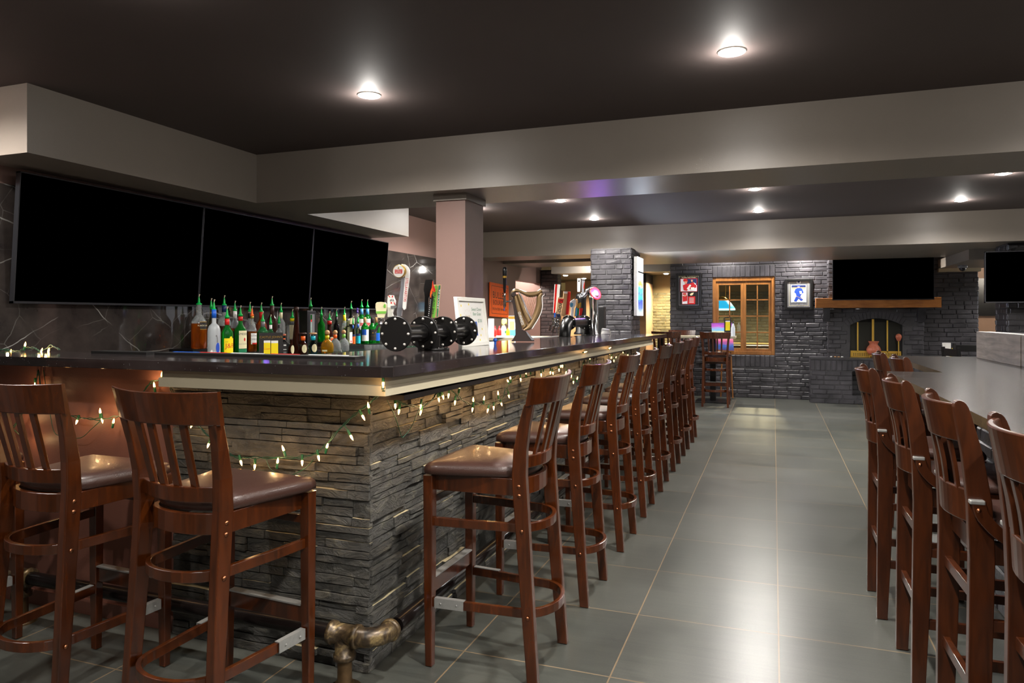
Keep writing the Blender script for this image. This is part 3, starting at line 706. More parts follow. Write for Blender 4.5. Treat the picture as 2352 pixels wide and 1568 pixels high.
def stool_b(label, group):
    t = thing('counter_stool', label, 'counter stool', group=group); W = 'stool_wood_b'
    def outl(k, z): return [(x*k, y*k, z) for x, y in [(-.2,.2),(0,.21),(.2,.2),(.21,.15),(.185,-.12),(.16,-.165),(0,-.175),(-.16,-.165),(-.185,-.12),(-.21,.15)]]
    MB().use('leather').loft([outl(.96,.752),outl(1,.76),outl(1,.776),outl(.96,.79),outl(.8,.797),outl(.3,.8)], smooth=True).build('seat_cushion', t)
    MB().use(W).box((-.18,.165,.685),(.18,.183,.75)).box((-.18,-.17,.685),(-.162,.18,.75)).box((.162,-.17,.685),(.18,.18,.75)).box((-.17,-.185,.685),(.17,-.167,.75)).build('seat_frame', t, bevel=.002)
    for s in (-1, 1):
        MB().use(W).loft([[(s*.182-a,.18-a,z),(s*.182+a,.18-a,z),(s*.182+a,.18+a,z),(s*.182-a,.18+a,z)] for z, a in ((.004,.016),(.75,.02))], smooth=False).build('leg', t, bevel=.003)
        prof = [(-.205,.004,.022),(-.196,.35,.029),(-.190,.7,.031),(-.196,.86,.030),(-.213,.99,.026),(-.232,1.08,.0215),(-.238,1.11,.020),(-.2415,1.125,.018),(-.244,1.136,.0145),(-.2455,1.142,.010),(-.246,1.1445,.005)]
        MB().use(W).loft([[(s*.178-.0145,y-dp,z),(s*.178+.0145,y-dp,z),(s*.178+.0145,y+dp,z),(s*.178-.0145,y+dp,z)] for y, z, dp in prof], smooth=False).build('leg', t, bevel=.005)
        # curved bracket from post down to the seat frame
        pth = smooth_path([(s*.203,-.203,.866),(s*.203,-.19,.82),(s*.203,-.13,.765),(s*.2,-.02,.728),(s*.196,.06,.712)], 5)
        bo = MB().use(W).strip(pth, [.02]*len(pth), [.034]*len(pth), upv=(0,1,.5)).build('bracket', t, bevel=.002)
        MB().use('steel').box((s*.203-.0105,-.226,.858),(s*.203+.0115,-.188,.870)).build('clip', bo, bevel=.003)
        MB().use('rivet_copper').lathe([(.007,0),(.003,.004),(.0001,.0045)], (s*.2125,-.204,.842), 10, (s,0,0)).build('rivet', bo)
        MB().use(W).box((s*.178-.009,-.18,.50),(s*.178+.009,.17,.532)).build('stretcher', t, bevel=.002)
        MB().use(W).box((s*.178-.009,-.19,.235),(s*.178+.009,.17,.27)).build('stretcher', t, bevel=.002)
    for z, y in ((.565,-.196),(.30,-.200)): MB().use(W).box((-.168,y-.010,z),(.168,y+.010,z+.034)).build('stretcher', t, bevel=.002)
    fs_ = MB().use(W).box((-.165,.171,.30),(.165,.189,.34)).build('stretcher', t, bevel=.002)
    MB().use('steel').box((-.165,.168,.338),(.165,.192,.343)).build('kick_plate', fs_)
    n = 12
    for nm, z0, z1, ye, ym, th, lean in (('top_rail', 1.022, 1.132, -.222, -.268, .024, -.024), ('lower_back_panel', .79, .885, -.192, -.238, .02, -.008)):
        rings = []
        for i in range(n+1):
            x = -.166+.332*i/n; y = bow(x, ye, ym, .166); rings.append([(x,y-th/2,z0),(x,y+th/2,z0),(x,y+lean+th*.36,z1),(x,y+lean-th*.36,z1)])
        MB().use(W).loft(rings, smooth=False).build(nm, t, bevel=.004)
    for i in range(4):
        x = -.1+.0667*i
        p = [(x, bow(x,-.2,-.246,.166), .88),(x, bow(x,-.21,-.254,.166),.95),(x, bow(x,-.222,-.268,.166), 1.02)]
        MB().use(W).strip(smooth_path(p, 3), .024, .011, upv=(0,1,0)).build('back_slat', t, bevel=.0015)
    return t
ROW = 'bar stools along the long side of the bar'
bar_y = [2.725, 3.495, 4.345, 5.11, 5.88, 6.66, 7.43, 8.22]
ordn = ['nearest in the row along the long side, at the stone corner', 'second from the stone corner along the long side', 'third from the stone corner along the long side', 'fourth from the stone corner along the long side', 'fifth from the stone corner along the long side', 'sixth from the stone corner along the long side', 'next to last of the row, near the far bar end', 'last of the row, beyond the far bar end']
s0 = stool_a('x', ROW)
for i, y in enumerate(bar_y):
    lb = 'cherry bar stool, '+ordn[i]
    rz = math.pi/2+random.uniform(-.02,.02)
    if i == 0: s0.location = (-1.08, y, 0); s0.rotation_euler.z = rz; s0['label'] = lb
    else: dup(s0, (-1.08, y, 0), rz, lb, ROW)
SH = 'bar stools at the short side of the bar'
dup(s0, (-1.775, 1.965, 0), -.07, 'cherry wood bar stool at the stone front, its whole curved back facing us', SH)
dup(s0, (-2.465, 1.985, 0), -.04, 'cherry wood bar stool before the brown bar panel, second from the left', SH)
dup(s0, (-3.27, 1.97, 0), -.12, 'cherry wood bar stool cut off by the left edge of the photo', SH)
FT = 'bar stools at the far high table'
dup(s0, (-.845, 11.53, 0), .02, 'cherry wood bar stool with its back to us, before the far high table', FT)
dup(s0, (-1.60, 11.62, 0), .03, 'cherry wood bar stool half hidden beside the bar end, left of the far high table', FT)
dup(s0, (-1.5, 12.42, 0), math.pi, 'bar stool behind the far high table, only its top rail in view', FT)
RT = 'counter stools along the granite counter'
c0_ = stool_b('x', RT)
cs = [(.67, 3.82, 0, 'farthest of the four at the near granite section'), (.705, 3.16, 0, 'third from the right edge at the near granite section'), (.735, 2.52, .02, 'second from the right edge, whole post and bracket in view'), (.765, 1.90, .02, 'cut off at the right edge of the photo'),
      (.93, 5.42, -.05, 'the left of the two beyond the near granite section'), (.97, 4.98-.06, .03, 'the right of the two beyond the near granite section')]
for i, (x, y, r_, lb) in enumerate(cs):
    lb = 'counter stool with side brackets, '+lb
    if i == 0: c0_.location = (x, y, 0); c0_.rotation_euler.z = -math.pi/2+r_; c0_['label'] = lb
    else: dup(c0_, (x, y, 0), -math.pi/2+r_, lb, RT)
# ================================================================ TELEVISIONS BEHIND THE BAR
def tv_wall(y0, y1, label):
    z0, z1 = 1.462, 2.240; xb, xt = -4.235, -4.175
    t = thing('television', label, 'television', (xb, (y0+y1)/2, z0), group='televisions on the marble wall behind the bar')
    hw_ = (y1-y0)/2
    def fr(ya, yb, za, zb, e0, e1):     # slab in tv plane, local coordinates
        sl = (xt-xb)/(z1-z0)
        P = lambda y, z, e: (sl*z+e, y, z)
        return [P(ya,za,e0),P(yb,za,e0),P(yb,za,e1),P(ya,za,e1),P(ya,zb,e0),P(yb,zb,e0),P(yb,zb,e1),P(ya,zb,e1)]
    fs = [(3,2,1,0),(4,5,6,7),(0,1,5,4),(1,2,6,5),(2,3,7,6),(3,0,4,7)]; hh = z1-z0
    MB().use('black').add(fr(-hw_+.004,hw_-.004,.004,hh-.004,-.03,.0), fs).build('housing', t)
    MB().use('screen_black').add(fr(-hw_+.007,hw_-.007,.014,hh-.007,.0,.003), fs).build('screen', t)
    m = MB().use('tv_frame')
    for a in ((-hw_,-hw_+.006,0,hh),(hw_-.006,hw_,0,hh),(-hw_,hw_,0,.013),(-hw_,hw_,hh-.006,hh)): m.add(fr(*a,-.03,.0055), fs)
    m.build('bezel', t)
tv_wall(2.94, 4.383, 'large black television at the left, nearest of three on the marble wall')
tv_wall(4.388, 5.798, 'large black television in the middle of three on the marble wall')
tv_wall(5.803, 7.22, 'large black television farthest of three on the marble wall behind the bar')
# ================================================================ BACK SHELF AND BOTTLES
sh = thing('bottle_shelf', 'stepped dark back bar shelf with green glass edge holding the liquor bottles', 'shelf', (-4.0, 5.7, 0))
XB, XM, XF = -4.10, -3.98, -3.845; ZBK, ZMD, ZFR = 1.14, 1.10, 1.055
child(MB().use('black_gloss').box((-4.27,4.12,0),(-3.78,7.25,1.0)), 'cabinet', sh)
child(MB().use('black_gloss').box((-4.27,4.14,1.0),(-4.045,7.2,ZBK)).box((-4.045,4.16,1.0),(-3.925,7.15,ZMD)), 'step', sh)
child(MB().use('shelf_glass').prism([(-3.925,4.18),(-3.76,4.18),(-3.745,4.2),(-3.745,7.2),(-3.76,7.24),(-3.925,7.24)], ZFR-.014, ZFR), 'glass_top', sh)
child(MB().use('black_gloss').box((-3.925,4.2,1.0),(-3.78,7.2,ZFR-.014)), 'riser', sh)
PROF = {
 'whisky': [(.92,0),(1,.015),(1,.55),(.93,.61),(.62,.69),(.38,.75),(.34,.8),(.34,1)],
 'vodka': [(.94,0),(1,.01),(1,.56),(.95,.62),(.78,.68),(.42,.72),(.34,.735),(.33,1)],
 'wine': [(.95,0),(1,.01),(1,.6),(.9,.66),(.55,.73),(.36,.79),(.34,1)],
 'squat': [(.86,0),(1,.05),(1,.3),(.93,.42),(.7,.54),(.36,.64),(.27,.7),(.27,.86),(.3,.87),(.3,.9)],
 'round': [(.8,0),(1,.06),(1,.36),(.9,.47),(.55,.56),(.42,.6),(.42,.86),(.46,.87),(.46,.9)],
 'cone': [(.95,0),(1,.02),(.93,.2),(.78,.42),(.55,.64),(.4,.8),(.34,.92),(.34,.96)],
 'square': [(.95,0),(1,.015),(1,.6),(.9,.67),(.5,.72),(.36,.76),(.33,1)]}
def oval_mesh(zc, rz_, aw, r, ac):
    n = 20; V = [(r*math.cos(math.radians(ac)), r*math.sin(math.radians(ac)), zc)]; fs = []
    for k in range(1, 5):
        for i in range(n):
            a = math.radians(ac+aw*k/4*math.cos(6.2832*i/n)); V.append((r*math.cos(a), r*math.sin(a), zc+rz_*k/4*math.sin(6.2832*i/n)))
    for i in range(n): fs.append((0, 1+i, 1+(i+1)%n))
    for k in range(3):
        for i in range(n): fs.append((1+k*n+i, 1+(k+1)*n+i, 1+(k+1)*n+(i+1)%n, 1+k*n+(i+1)%n))
    return V, fs
def bottle(px, ytop, X, zb, wpx, style, gl, label, cap='pour', cap_m='pour_green', neck=None, lab=None, fill=None, arts=None, neck_m=None, face=12):
    p = at(px, ytop, X=X); d = FWD.dot(p-Vector((0,0,H))); r = wpx*d/F/2*.94; h = p.z-zb
    ang = math.atan2(-p.y, -p.x)+math.radians(face)
    t = thing('liquor_bottle', label, 'bottle', (X, p.y, zb+.001), ang, 'liquor bottles on the back bar shelf')
    pf = [(a*r, b*h) for a, b in PROF[style]]
    m = MB().use(gl)
    if style == 'square':
        rings = []
        for k, (rr, z) in enumerate(pf):
            sq = 3.4 if k < 4 else 2
            rg = []
            for i in range(24):
                a = 2*math.pi*i/24; ca, sa = math.cos(a), math.sin(a); q = (abs(ca)**sq+abs(sa)**sq)**(-1/sq); rg.append((rr*q*ca, rr*q*sa, z))
            rings.append(rg)
        m.loft(rings)
    elif fill:
        zf = fill[1]*h; lo_ = [q for q in pf if q[1] < zf]; hi_ = [q for q in pf if q[1] >= zf]
        k = (zf-lo_[-1][1])/(hi_[0][1]-lo_[-1][1]); rf = lo_[-1][0]+(hi_[0][0]-lo_[-1][0])*k
        m.lathe([(rf,zf)]+hi_, n=24)
        MB().use(fill[0]).lathe(lo_+[(rf,zf-.0005)], n=24).build('liquid_filled_body', t)
    else: m.lathe(pf, n=24)
    m.build('glass_body', t)
    rn = pf[-1][0]
    def patch(mb, a0, a1, z0, z1, rr, n=8):
        V = []
        for i in range(n+1):
            a = math.radians(a0+(a1-a0)*i/n)
            V += [(rr*math.cos(a), rr*math.sin(a), z0), (rr*math.cos(a), rr*math.sin(a), z1), ((rr-.0012)*math.cos(a), (rr-.0012)*math.sin(a), z0), ((rr-.0012)*math.cos(a), (rr-.0012)*math.sin(a), z1)]
        fs = []
        for i in range(n): q = 4*i; fs += [(q,q+4,q+5,q+1),(q+2,q+3,q+7,q+6),(q+1,q+5,q+7,q+3),(q,q+2,q+6,q+4)]
        fs += [(0,1,3,2),(4*n,4*n+2,4*n+3,4*n+1)]; mb.add(V, fs); return mb
    if neck: nm, n0, n1 = neck; MB().use(nm).lathe([(rn*1.04, n0*h), (rn*1.12, n0*h), (rn*1.12, n1*h), (rn*1.04, n1*h)], n=16).build('neck_label', t)
    rl = r*(1.012 if style != 'square' else 1.0)
    if lab:
        lm, a0, a1, l0, l1 = lab; q = MB().use(lm)
        if style == 'square':
            q.box((r*1.0, -r*.62, l0*h), (r*1.02, r*.62, l1*h))
        else: patch(q, a0, a1, l0*h, l1*h, rl)
        lo = q.build('label', t)
        if arts:
            q = MB(); rr = r*(1.022 if style != 'square' else 1.025)
            for a in arts:
                if a[0] == 't':
                    _, txt, mm, ac, zc, sz = a
                    fn = (lambda x, y: (rr, x, zc*h+y)) if style == 'square' else (lambda x, y: (rr*math.cos(math.radians(ac)+x/rr), rr*math.sin(math.radians(ac)+x/rr), zc*h+y))
                    add_text(q, txt, sz, mm, fn)
                elif a[0] == 'r':
                    _, mm, b0, b1, c0, c1 = a; q.use(mm)
                    if style == 'square': q.box((r*1.02, r*b0/60, c0*h), (r*1.024, r*b1/60, c1*h))
                    else: patch(q, b0, b1, c0*h, c1*h, r*1.018)
                elif a[0] == 'o': _, mm, ac, zc, ra, rz_ = a; q.use(mm).add(*oval_mesh(zc*h, rz_*h, ra, rr, ac))
            q.build('label_print', lo)
    if cap == 'pour':
        c = MB().use(cap_m).lathe([(rn*.9,h-.012),(rn*1.12,h-.01),(rn*1.1,h),(.0135,h+.001),(.0135,h+.004),(.0085,h+.006),(.0088,h+.018),(.0065,h+.032),(.0035,h+.052)], n=14)
        co = c.build('pour_spout', t); MB().use('pour_tip').cyl((0,0,h+.048),(.002,.003,h+.066),.0028,.0034,8).cyl((.002,.003,h+.064),(.0025,.004,h+.071),.005,.005,8).build('spout_tip', co)
    elif cap == 'ball': MB().use(cap_m).sphere((0,0,h*.9+rn*.9), rn*1.35, 14).build('stopper', t)
    elif cap == 'knob': MB().use(cap_m).lathe([(rn*.9,h*.9),(rn*1.0,h*.92),(rn*1.8,h*.93),(rn*1.95,h*.965),(rn*1.5,h),(.0005,h*1.005)], n=16).build('stopper', t)
    elif cap == 'screw': MB().use(cap_m).lathe([(rn*1.05,h*.93),(rn*1.15,h*.93),(rn*1.15,h),(rn*.9,h+.003),(.0005,h+.003)], n=16).build('cap', t)
    elif cap == 'foil': MB().use(cap_m).lathe([(rn*1.06,h*.80),(rn*1.1,h*.80),(rn*1.08,h*.99),(rn*.95,h+.002),(.0005,h+.002)], n=16).build('foil_capsule', t)
    return t
# back row
bottle(457,697,XB,ZBK,36,'whisky','glass_clear','large clear bottle of amber whisky with slanted black label, leftmost on the shelf', fill=('glass_amber',.56), lab=('ink',-5,58,.42,.60), arts=[('r','gold',-5,58,.42,.435),('r','gold',-5,58,.585,.60),('t','BLACK LABEL','cream',27,.51,.016)])
bottle(485,706,XB,ZBK,16,'wine','glass_pale','slim clear bottle mostly hidden behind the frosted vodka bottle', neck=('gold',.84,.88))
bottle(515,699,XB,ZBK,30,'vodka','glass_clear','clear bottle with dark blue neck band, behind and left of the yellow-labelled green one', neck=('navy',.82,.98), fill=('glass_brown',.5))
bottle(539.5,711,XB,ZBK,24,'whisky','glass_clear','clear bottle with speckled white neck, between the two green whisky bottles', neck=('white',.76,.96), fill=('glass_amber',.5), lab=('black',-40,40,.25,.42))
bottle(574,713,XB,ZBK,26,'vodka','glass_clear','clear bottle with dark neck band, behind the orange-spouted bottle', neck=('ink',.78,.92), fill=('glass_brown',.42))
bottle(600,714,XB,ZBK,26,'whisky','glass_amber','amber bottle with a red neck band, behind the beer placard', neck=('red',.8,.97))
bottle(624.7,699,XB,ZBK,26,'whisky','glass_brown','tallest dark brown bottle with maroon neck behind the beer placard', neck=('cork_dark',.74,.97), cap_m='pour_green')
bottle(645.4,714,XB,ZBK,20,'wine','glass_clear','clear bottle with pale green neck band, right behind the beer placard', neck=('cream',.76,.95))
bottle(671.5,728,XB,ZBK,32,'square','glass_clear','wide clear square bottle with pale green label, left of the tall brown cone', lab=('cream',0,0,.18,.7), neck=('yellow',.84,.95))
bottle(713.5,701,XB,ZBK,24,'whisky','glass_dkgreen','dark green bottle rising behind the black gift box', neck=('ink',.8,.9))
bottle(738,722,XB,ZBK,18,'wine','glass_green','green bottle hidden behind the right edge of the black gift box')
bottle(773,726,XB,ZBK,15,'wine','glass_black','slim all-black bottle behind the orange-ribboned tequila', neck=('black',.7,.98))
bottle(791,721,XB,ZBK,20,'whisky','glass_clear','clear bottle with a tall yellow neck band', neck=('yellow',.66,.97))
bottle(806.4,707,XB,ZBK,20,'whisky','glass_black','tall black bottle with a cream label on its shoulder', lab=('cream',-40,40,.5,.68))
bottle(820.7,708,XB,ZBK,13,'wine','glass_clear','slim clear bottle with a purple screw cap', cap='screw', cap_m='purple', neck=('purple',.84,.93))
bottle(830.5,703,XB,ZBK,22,'whisky','glass_green','left of two tall green vermouth bottles with round white label', lab=('white',-50,50,.3,.62), arts=[('r','red',-50,50,.42,.5),('t','MARTINI','white',0,.46,.014)], neck=('skyblue',.74,.92))
bottle(844,703,XB,ZBK,22,'whisky','glass_green','right of two tall green vermouth bottles with round white label', lab=('white',-50,50,.3,.62), arts=[('r','red',-50,50,.42,.5),('t','MARTINI','white',0,.46,.014)], neck=('skyblue',.74,.92))
# middle row
bottle(552.4,722,XM,ZMD,29,'whisky','glass_green','green whiskey bottle with arched cream label reading JAMESON', face=6, neck=('red',.83,.94), lab=('cream',-20,70,.10,.57), arts=[('t','JAMESON','ink',22,.48,.024),('o','red',34,.34,9,.045),('r','tapegreen',-20,70,.0,.09),('t','IRISH WHISKEY','grey',22,.22,.010)])
bottle(579,723,XM,ZMD,22,'whisky','glass_clear','clear bottle with bright orange spout and white label, beside the beer placard', cap_m='pour_orange', fill=('glass_amber',.55), lab=('white',-25,60,.2,.5), arts=[('t','SOUTHERN','ink',18,.43,.02),('t','COMFORT','ink',18,.33,.02),('r','red',-10,60,.2,.24)], neck=('gold',.9,.96))
bottle(603.5,735,XM,ZMD,26,'wine','glass_green','green bottle with grey neck, standing right behind the beer placard', neck=('grey',.78,.95))
bottle(621.5,742,XM,ZMD,18,'wine','glass_dkgreen','dark green bottle with white neck band behind the beer placard', neck=('white',.72,.93))
bottle(641,740,XM,ZMD,16,'wine','glass_clear','small clear bottle with black and white neck, at the right of the beer placard', neck=('ink',.62,.9))
bottle(756.6,732,XM,ZMD,22,'round','glass_brown','dark round-shouldered bottle with red collar, right of the black gift box', neck=('red',.80,.92), lab=('cream',0,60,.1,.34), arts=[('r','orange',5,55,.12,.3),('t','DRAM','ink',30,.32,.01)])
bottle(799,733,XM,ZMD,22,'vodka','glass_pale','pale yellow bottle with silver cap and white oval label', cap='screw', cap_m='silver', lab=('white',10,60,.08,.5), arts=[('o','red',34,.14,8,.05)])
bottle(811,742,XM,ZMD,11,'wine','glass_pale','small bottle with blue neck and orange label', neck=('blue',.74,.9), lab=('orange',-60,60,.05,.38), arts=[('r','navy',-60,60,.38,.48)])
bottle(822.4,739,XM,ZMD,12,'wine','glass_pale','small bottle with blue neck and turquoise label', neck=('blue',.74,.9), lab=('cyan',-60,60,.05,.38), arts=[('r','navy',-60,60,.38,.48)])
bottle(838,729,XM,ZMD,19,'wine','glass_green','green wine bottle with tan capsule and blue and white label', cap='foil', cap_m='cork', lab=('white',-60,60,.12,.55), arts=[('r','blue',-60,10,.34,.55)])
bottle(854.5,730,XM,ZMD,20,'wine','glass_green','green wine bottle with black capsule and black label', cap='foil', cap_m='ink', lab=('ink',-60,60,.12,.55), arts=[('o','gold',0,.42,10,.02),('r','gold',-40,40,.3,.305)])
bottle(864,729,XM,ZMD,18,'wine','glass_green','green wine bottle with tan capsule, half hidden behind the round tap flange', cap='foil', cap_m='cork', lab=('blue',-60,60,.1,.4))
# front row
bottle(491.5,710,XF,ZFR,30,'vodka','glass_frost','tall frosted vodka bottle with blue neck, reading GREY GOOSE', face=8, neck=('blue',.83,.995), lab=None)
bottle(521.6,726,XF,ZFR,28,'wine','glass_green','green bottle with large yellow label reading J&B in red', face=6, neck=('red',.80,.94), lab=('yellow',-34,72,.17,.50), arts=[('o','yellow',34,.5,16,.045),('t','J&B','red',24,.33,.05),('t','RARE','ink',-10,.42,.008)])
bottle(653,767,XF,ZFR,14,'square','glass_black','small square black-labelled bottle with brown stopper beside the beer placard', cap='knob', cap_m='terracotta', neck=('orange',.66,.8), lab=('ink',0,0,.05,.62), arts=[('r','white',-32,32,.28,.31),('r','white',-26,26,.46,.52),('r','grey',-30,30,.12,.2)])
bottle(669,776,XF,ZFR,15,'round','glass_brown','smallest dark round bottle with cream oval label, left of the tall brown cone', cap='none', lab=None)
bottle(680.5,705,XF-.05,ZFR,20,'cone','glass_brown','tall brown tapering bottle with dark mushroom stopper', cap='knob', cap_m='cork_dark', face=20, lab=('ink',10,60,.1,.22), arts=[('t','1942','gold',30,.16,.014)])
bottle(696,764,XF,ZFR,21,'round','glass_brown','dark round bottle with dark stopper, salmon neck band and oval label', cap='knob', cap_m='cork_dark', neck=('orange',.64,.84), face=5)
bottle(719,764,XF,ZFR,22,'round','glass_blue','blue round bottle with tan stopper and white oval label', cap='knob', cap_m='cork', neck=('cyan',.64,.84), face=5)
bottle(751.5,763,XF,ZFR,31,'squat','glass_gold','squat bottle of golden tequila with round cork and yellow ribbon', cap='ball', cap_m='cork', neck=('yellow',.68,.84), fill=('glass_gold',.5), lab=('cream',-60,-12,.06,.14))
bottle(770,762,XF,ZFR,27,'squat','glass_clear','squat clear tequila bottle with round cork and orange ribbon', cap='ball', cap_m='cork', neck=('orange',.68,.86))
bottle(789.5,761,XF,ZFR,26,'squat','glass_clear','squat clear tequila bottle with round cork and green ribbon, right of three', cap='ball', cap_m='cork', neck=('limegreen',.68,.86))
# oval labels for the round bottles and the frosted one's print
for o in [o for o in bpy.data.objects if o.get('category') == 'bottle']:
    lb = o['label']
    def oval(zc, rz_, aw, r, m='cream', ac=25):
        return MB().use(m).add(*oval_mesh(zc, rz_, aw, r, ac))
    g = [c_ for c_ in o.children if c_.name.startswith('glass_body')]
    if not g: continue
    rr = max(v.co.x for v in g[0].data.vertices)
    if 'oval' in lb or 'oval' in lb.split(): pass
    if 'round bottle' in lb and 'oval' in lb: oval(.050, .036, 34, rr*1.03, ac=14).build('label', o)
    if lb.startswith('tall frosted'):
        q = oval(.10, .038, 20, rr*1.012, 'jersey_blue', 28); oval_o = q.build('label', o)
        q = MB(); hh = rr*1.012
        add_text(q, 'GREY GOOSE', .019, 'navy', lambda x, y: (hh*math.cos(.35+x/hh), hh*math.sin(.35+x/hh), .030+y))
        q.use('white').add([(hh*1.003*math.cos(math.radians(a)), hh*1.003*math.sin(math.radians(a)), z) for a, z in ((-50,.06),(-20,.05),(20,.045),(60,.055),(60,.07),(30,.075),(0,.07),(-30,.088))], [tuple(range(8))])
        q.use('grey').add([(hh*1.004*math.cos(math.radians(a)), hh*1.004*math.sin(math.radians(a)), z) for a, z in ((16,.135),(26,.14),(24,.17),(20,.19),(12,.195),(6,.185),(14,.18),(17,.16))], [tuple(range(8))])
        q.build('label_print', oval_o)
# beer placard standing before the bottles
p0 = at(590, 811, X=XF+.05); p1 = at(644.4, 811, X=XF+.05)
pl = thing('beer_placard', 'dark square placard reading CASTLE JOHN\'S over two yellow beers', 'placard', (p0.x+.02, (p0.y+p1.y)/2, ZFR+.001))
pc0 = at(589.6, 764, X=XF+.05); wq = (p1.y-p0.y)
# faces the bar (camera side): spans along Y
dirv = Vector((math.cos(-.62), math.sin(-.62), 0)); side = Vector((-dirv.y, dirv.x, 0))
pw = 54.8*FWD.dot(Vector((p0.x,(p0.y+p1.y)/2,0)))/F; ph = at(617,764,X=XF+.05).z-ZFR
def PLC(u, v, e=0): return tuple(side*u+dirv*e+Vector((0,0,v)))
def quadbox(mb, P, u0, u1, v0, v1, e0, e1):
    V = [P(u0,v0,e0),P(u1,v0,e0),P(u1,v0,e1),P(u0,v0,e1),P(u0,v1,e0),P(u1,v1,e0),P(u1,v1,e1),P(u0,v1,e1)]
    return mb.add(V, [(3,2,1,0),(4,5,6,7),(0,1,5,4),(1,2,6,5),(2,3,7,6),(3,0,4,7)])
quadbox(MB().use('ink'), PLC, -pw/2, pw/2, 0, ph, -.004, 0).build('card', pl)
q = MB().use('yellow'); quadbox(q, PLC, -pw*.30, -pw*.03, .012, ph*.60, 0, .002); quadbox(q, PLC, .0, pw*.29, .004, ph*.58, .0005, .0025)
q.use('white'); quadbox(q, PLC, -pw*.30, -pw*.03, ph*.60, ph*.69, 0, .002); quadbox(q, PLC, .0, pw*.29, ph*.58, ph*.68, .0005, .0025)
add_text(q, "CASTLE JOHN'S", .026, 'gold', lambda x, y: PLC(x, ph*.82+y, .002)); add_text(q, 'Coors', .022, 'orange', lambda x, y: PLC(x-pw*.17, ph*.36+y, .0035), shear=.3)
q.build('print', pl)
# gift box
gx = at(703, 786, X=XM+.02); gd = FWD.dot(gx-Vector((0,0,H)))
gb = thing('gift_box', 'tall black gift box with a window showing a green bottle', 'box', (XM+.0, gx.y+.05, ZMD+.001), -.15)
gh = at(716, 714, X=XM+.02).z-ZMD
MB().use('black').box((-.05,-.055,0),(.05,.055,gh)).build('carton', gb, bevel=.002)
MB().use('grey').box((.0500,-.022,.10),(.052,.034,gh-.03)).build('window_frame', gb)
q = MB().use('glass_green').box((.0522,-.016,.125),(.0535,.0,gh-.035)).use('ice').box((.0522,-.016,.115),(.0535,.0,gh-.09)).use('red').box((.0536,-.016,gh-.10),(.0545,.0,gh-.08)).use('gold').cyl((.050,.0,.055),(.0525,.0,.055),.014)
q.build('print', gb)
# small glasses on the counter between shelf and tap tower
for i, (px, py) in enumerate([(846,810),(855,806),(864,811),(873,806),(882,811),(889,805)]):
    p = at(px, py, X=-3.2+.02*i); zb_ = 1.07
    t = MB().use('glass_clear').lathe([(.024,0),(.03,.001),(.034,.07),(.031,.07),(.027,.012),(.0005,.010)], n=18)
    o = t.build('shot_glass'); o.location = (p.x-.0, p.y, 1.075)
    tag(o, ['short clear glass left of the round tap flange, %s of six' % w_ for w_ in ('leftmost','second from the left','third from the left','fourth from the left','fifth from the left','rightmost')][i], 'glass', 'short glasses left of the tap flange')
sb = thing('under_bar_shelf', 'low dark shelf under the bar carrying short glasses', 'shelf', (-3.15, 5.2, 0))
ys_ = [o.location.y for o in bpy.data.objects if o.name.startswith('shot_glass')]
child(MB().use('black_gloss').box((-3.28,min(ys_)-.1,1.03),(-3.0,max(ys_)+.1,1.073)).box((-3.26,min(ys_)-.05,0),(-3.2,min(ys_),1.03)).box((-3.1,max(ys_),0),(-3.04,max(ys_)+.05,1.03)), 'board', sb)
# bar mats along the inner edge
mt = MB().use('black').box((-4.0+.9,2.53,zt(2.55)),(-2.75,2.61,zt(2.55)+.012)); tag(mt.build('bar_mat'), 'flat black rubber bar mat lying left on the inner edge of the bar', 'bar mat')
mt = MB().use('black').box((-2.70,2.53,zt(2.55)),(-1.62,2.61,zt(2.55)+.012)).use('blue').box((-2.66,2.60,zt(2.55)+.012),(-2.5,2.611,zt(2.55)+.0135)).use('red').box((-2.5,2.60,zt(2.55)+.012),(-2.35,2.611,zt(2.55)+.0135)).use('white').box((-2.32,2.60,zt(2.55)+.012),(-2.14,2.611,zt(2.55)+.0135)).use('red').box((-2.1,2.60,zt(2.55)+.012),(-1.95,2.611,zt(2.55)+.0135)).use('white').box((-1.9,2.60,zt(2.55)+.012),(-1.7,2.611,zt(2.55)+.0135))
tag(mt.build('bar_mat'), 'black bar mat with a blue, red and white edge in front of the bottles', 'bar mat')

# ================================================================ FLANGED TAP TOWER
TX, TZ = -1.76, 1.297; zb_ = zt(3.53)
tw = thing('flanged_tap_tower', 'black pipe beer tap tower with four round bolted flanges', 'beer tower', (TX, 3.53, zb_))
mat('white_metal', (205,200,192), .35, metal=.5)
def flange(y, r=.088, th=.012, par=tw, x=TX, z=TZ, n=8, ax=1, ph0=0):
    f = MB().use('black_disc').lathe([(r-.002,-th/2),(r,-th/2+.002),(r,th/2-.002),(r-.002,th/2)], (x,y,z), 48, (0,1,0)); fo = child(f, 'flange', par)
    for i in range(n):
        a = 2*math.pi*i/n+ph0; bx, bz = x+r*.83*math.cos(a), z+r*.83*math.sin(a)
        b_ = MB().use('white_metal').lathe([(.0074,th/2),(.0066,th/2+.003),(.004,th/2+.0058),(.0001,th/2+.0066)], (bx,y,bz), 10, (0,-1,0)); b_.lathe([(.007,th/2),(.006,th/2+.003),(.0001,th/2+.006)], (bx,y,bz), 10, (0,1,0))
        child(b_, 'bolt', fo)
    return fo
for y in (3.117, 3.414, 3.657, 3.948): flange(y)
child(MB().use('black_metal').cyl((TX,3.117,TZ),(TX,3.948,TZ),.0436,n=32).lathe([(.0505,-.012),(.0505,.012)], (TX,3.40,TZ), 32, (0,1,0)), 'pipe', tw)
child(MB().use('black_metal').cyl((TX,3.535,zb_+.01),(TX,3.535,TZ-.02),.038,n=28), 'post', tw)
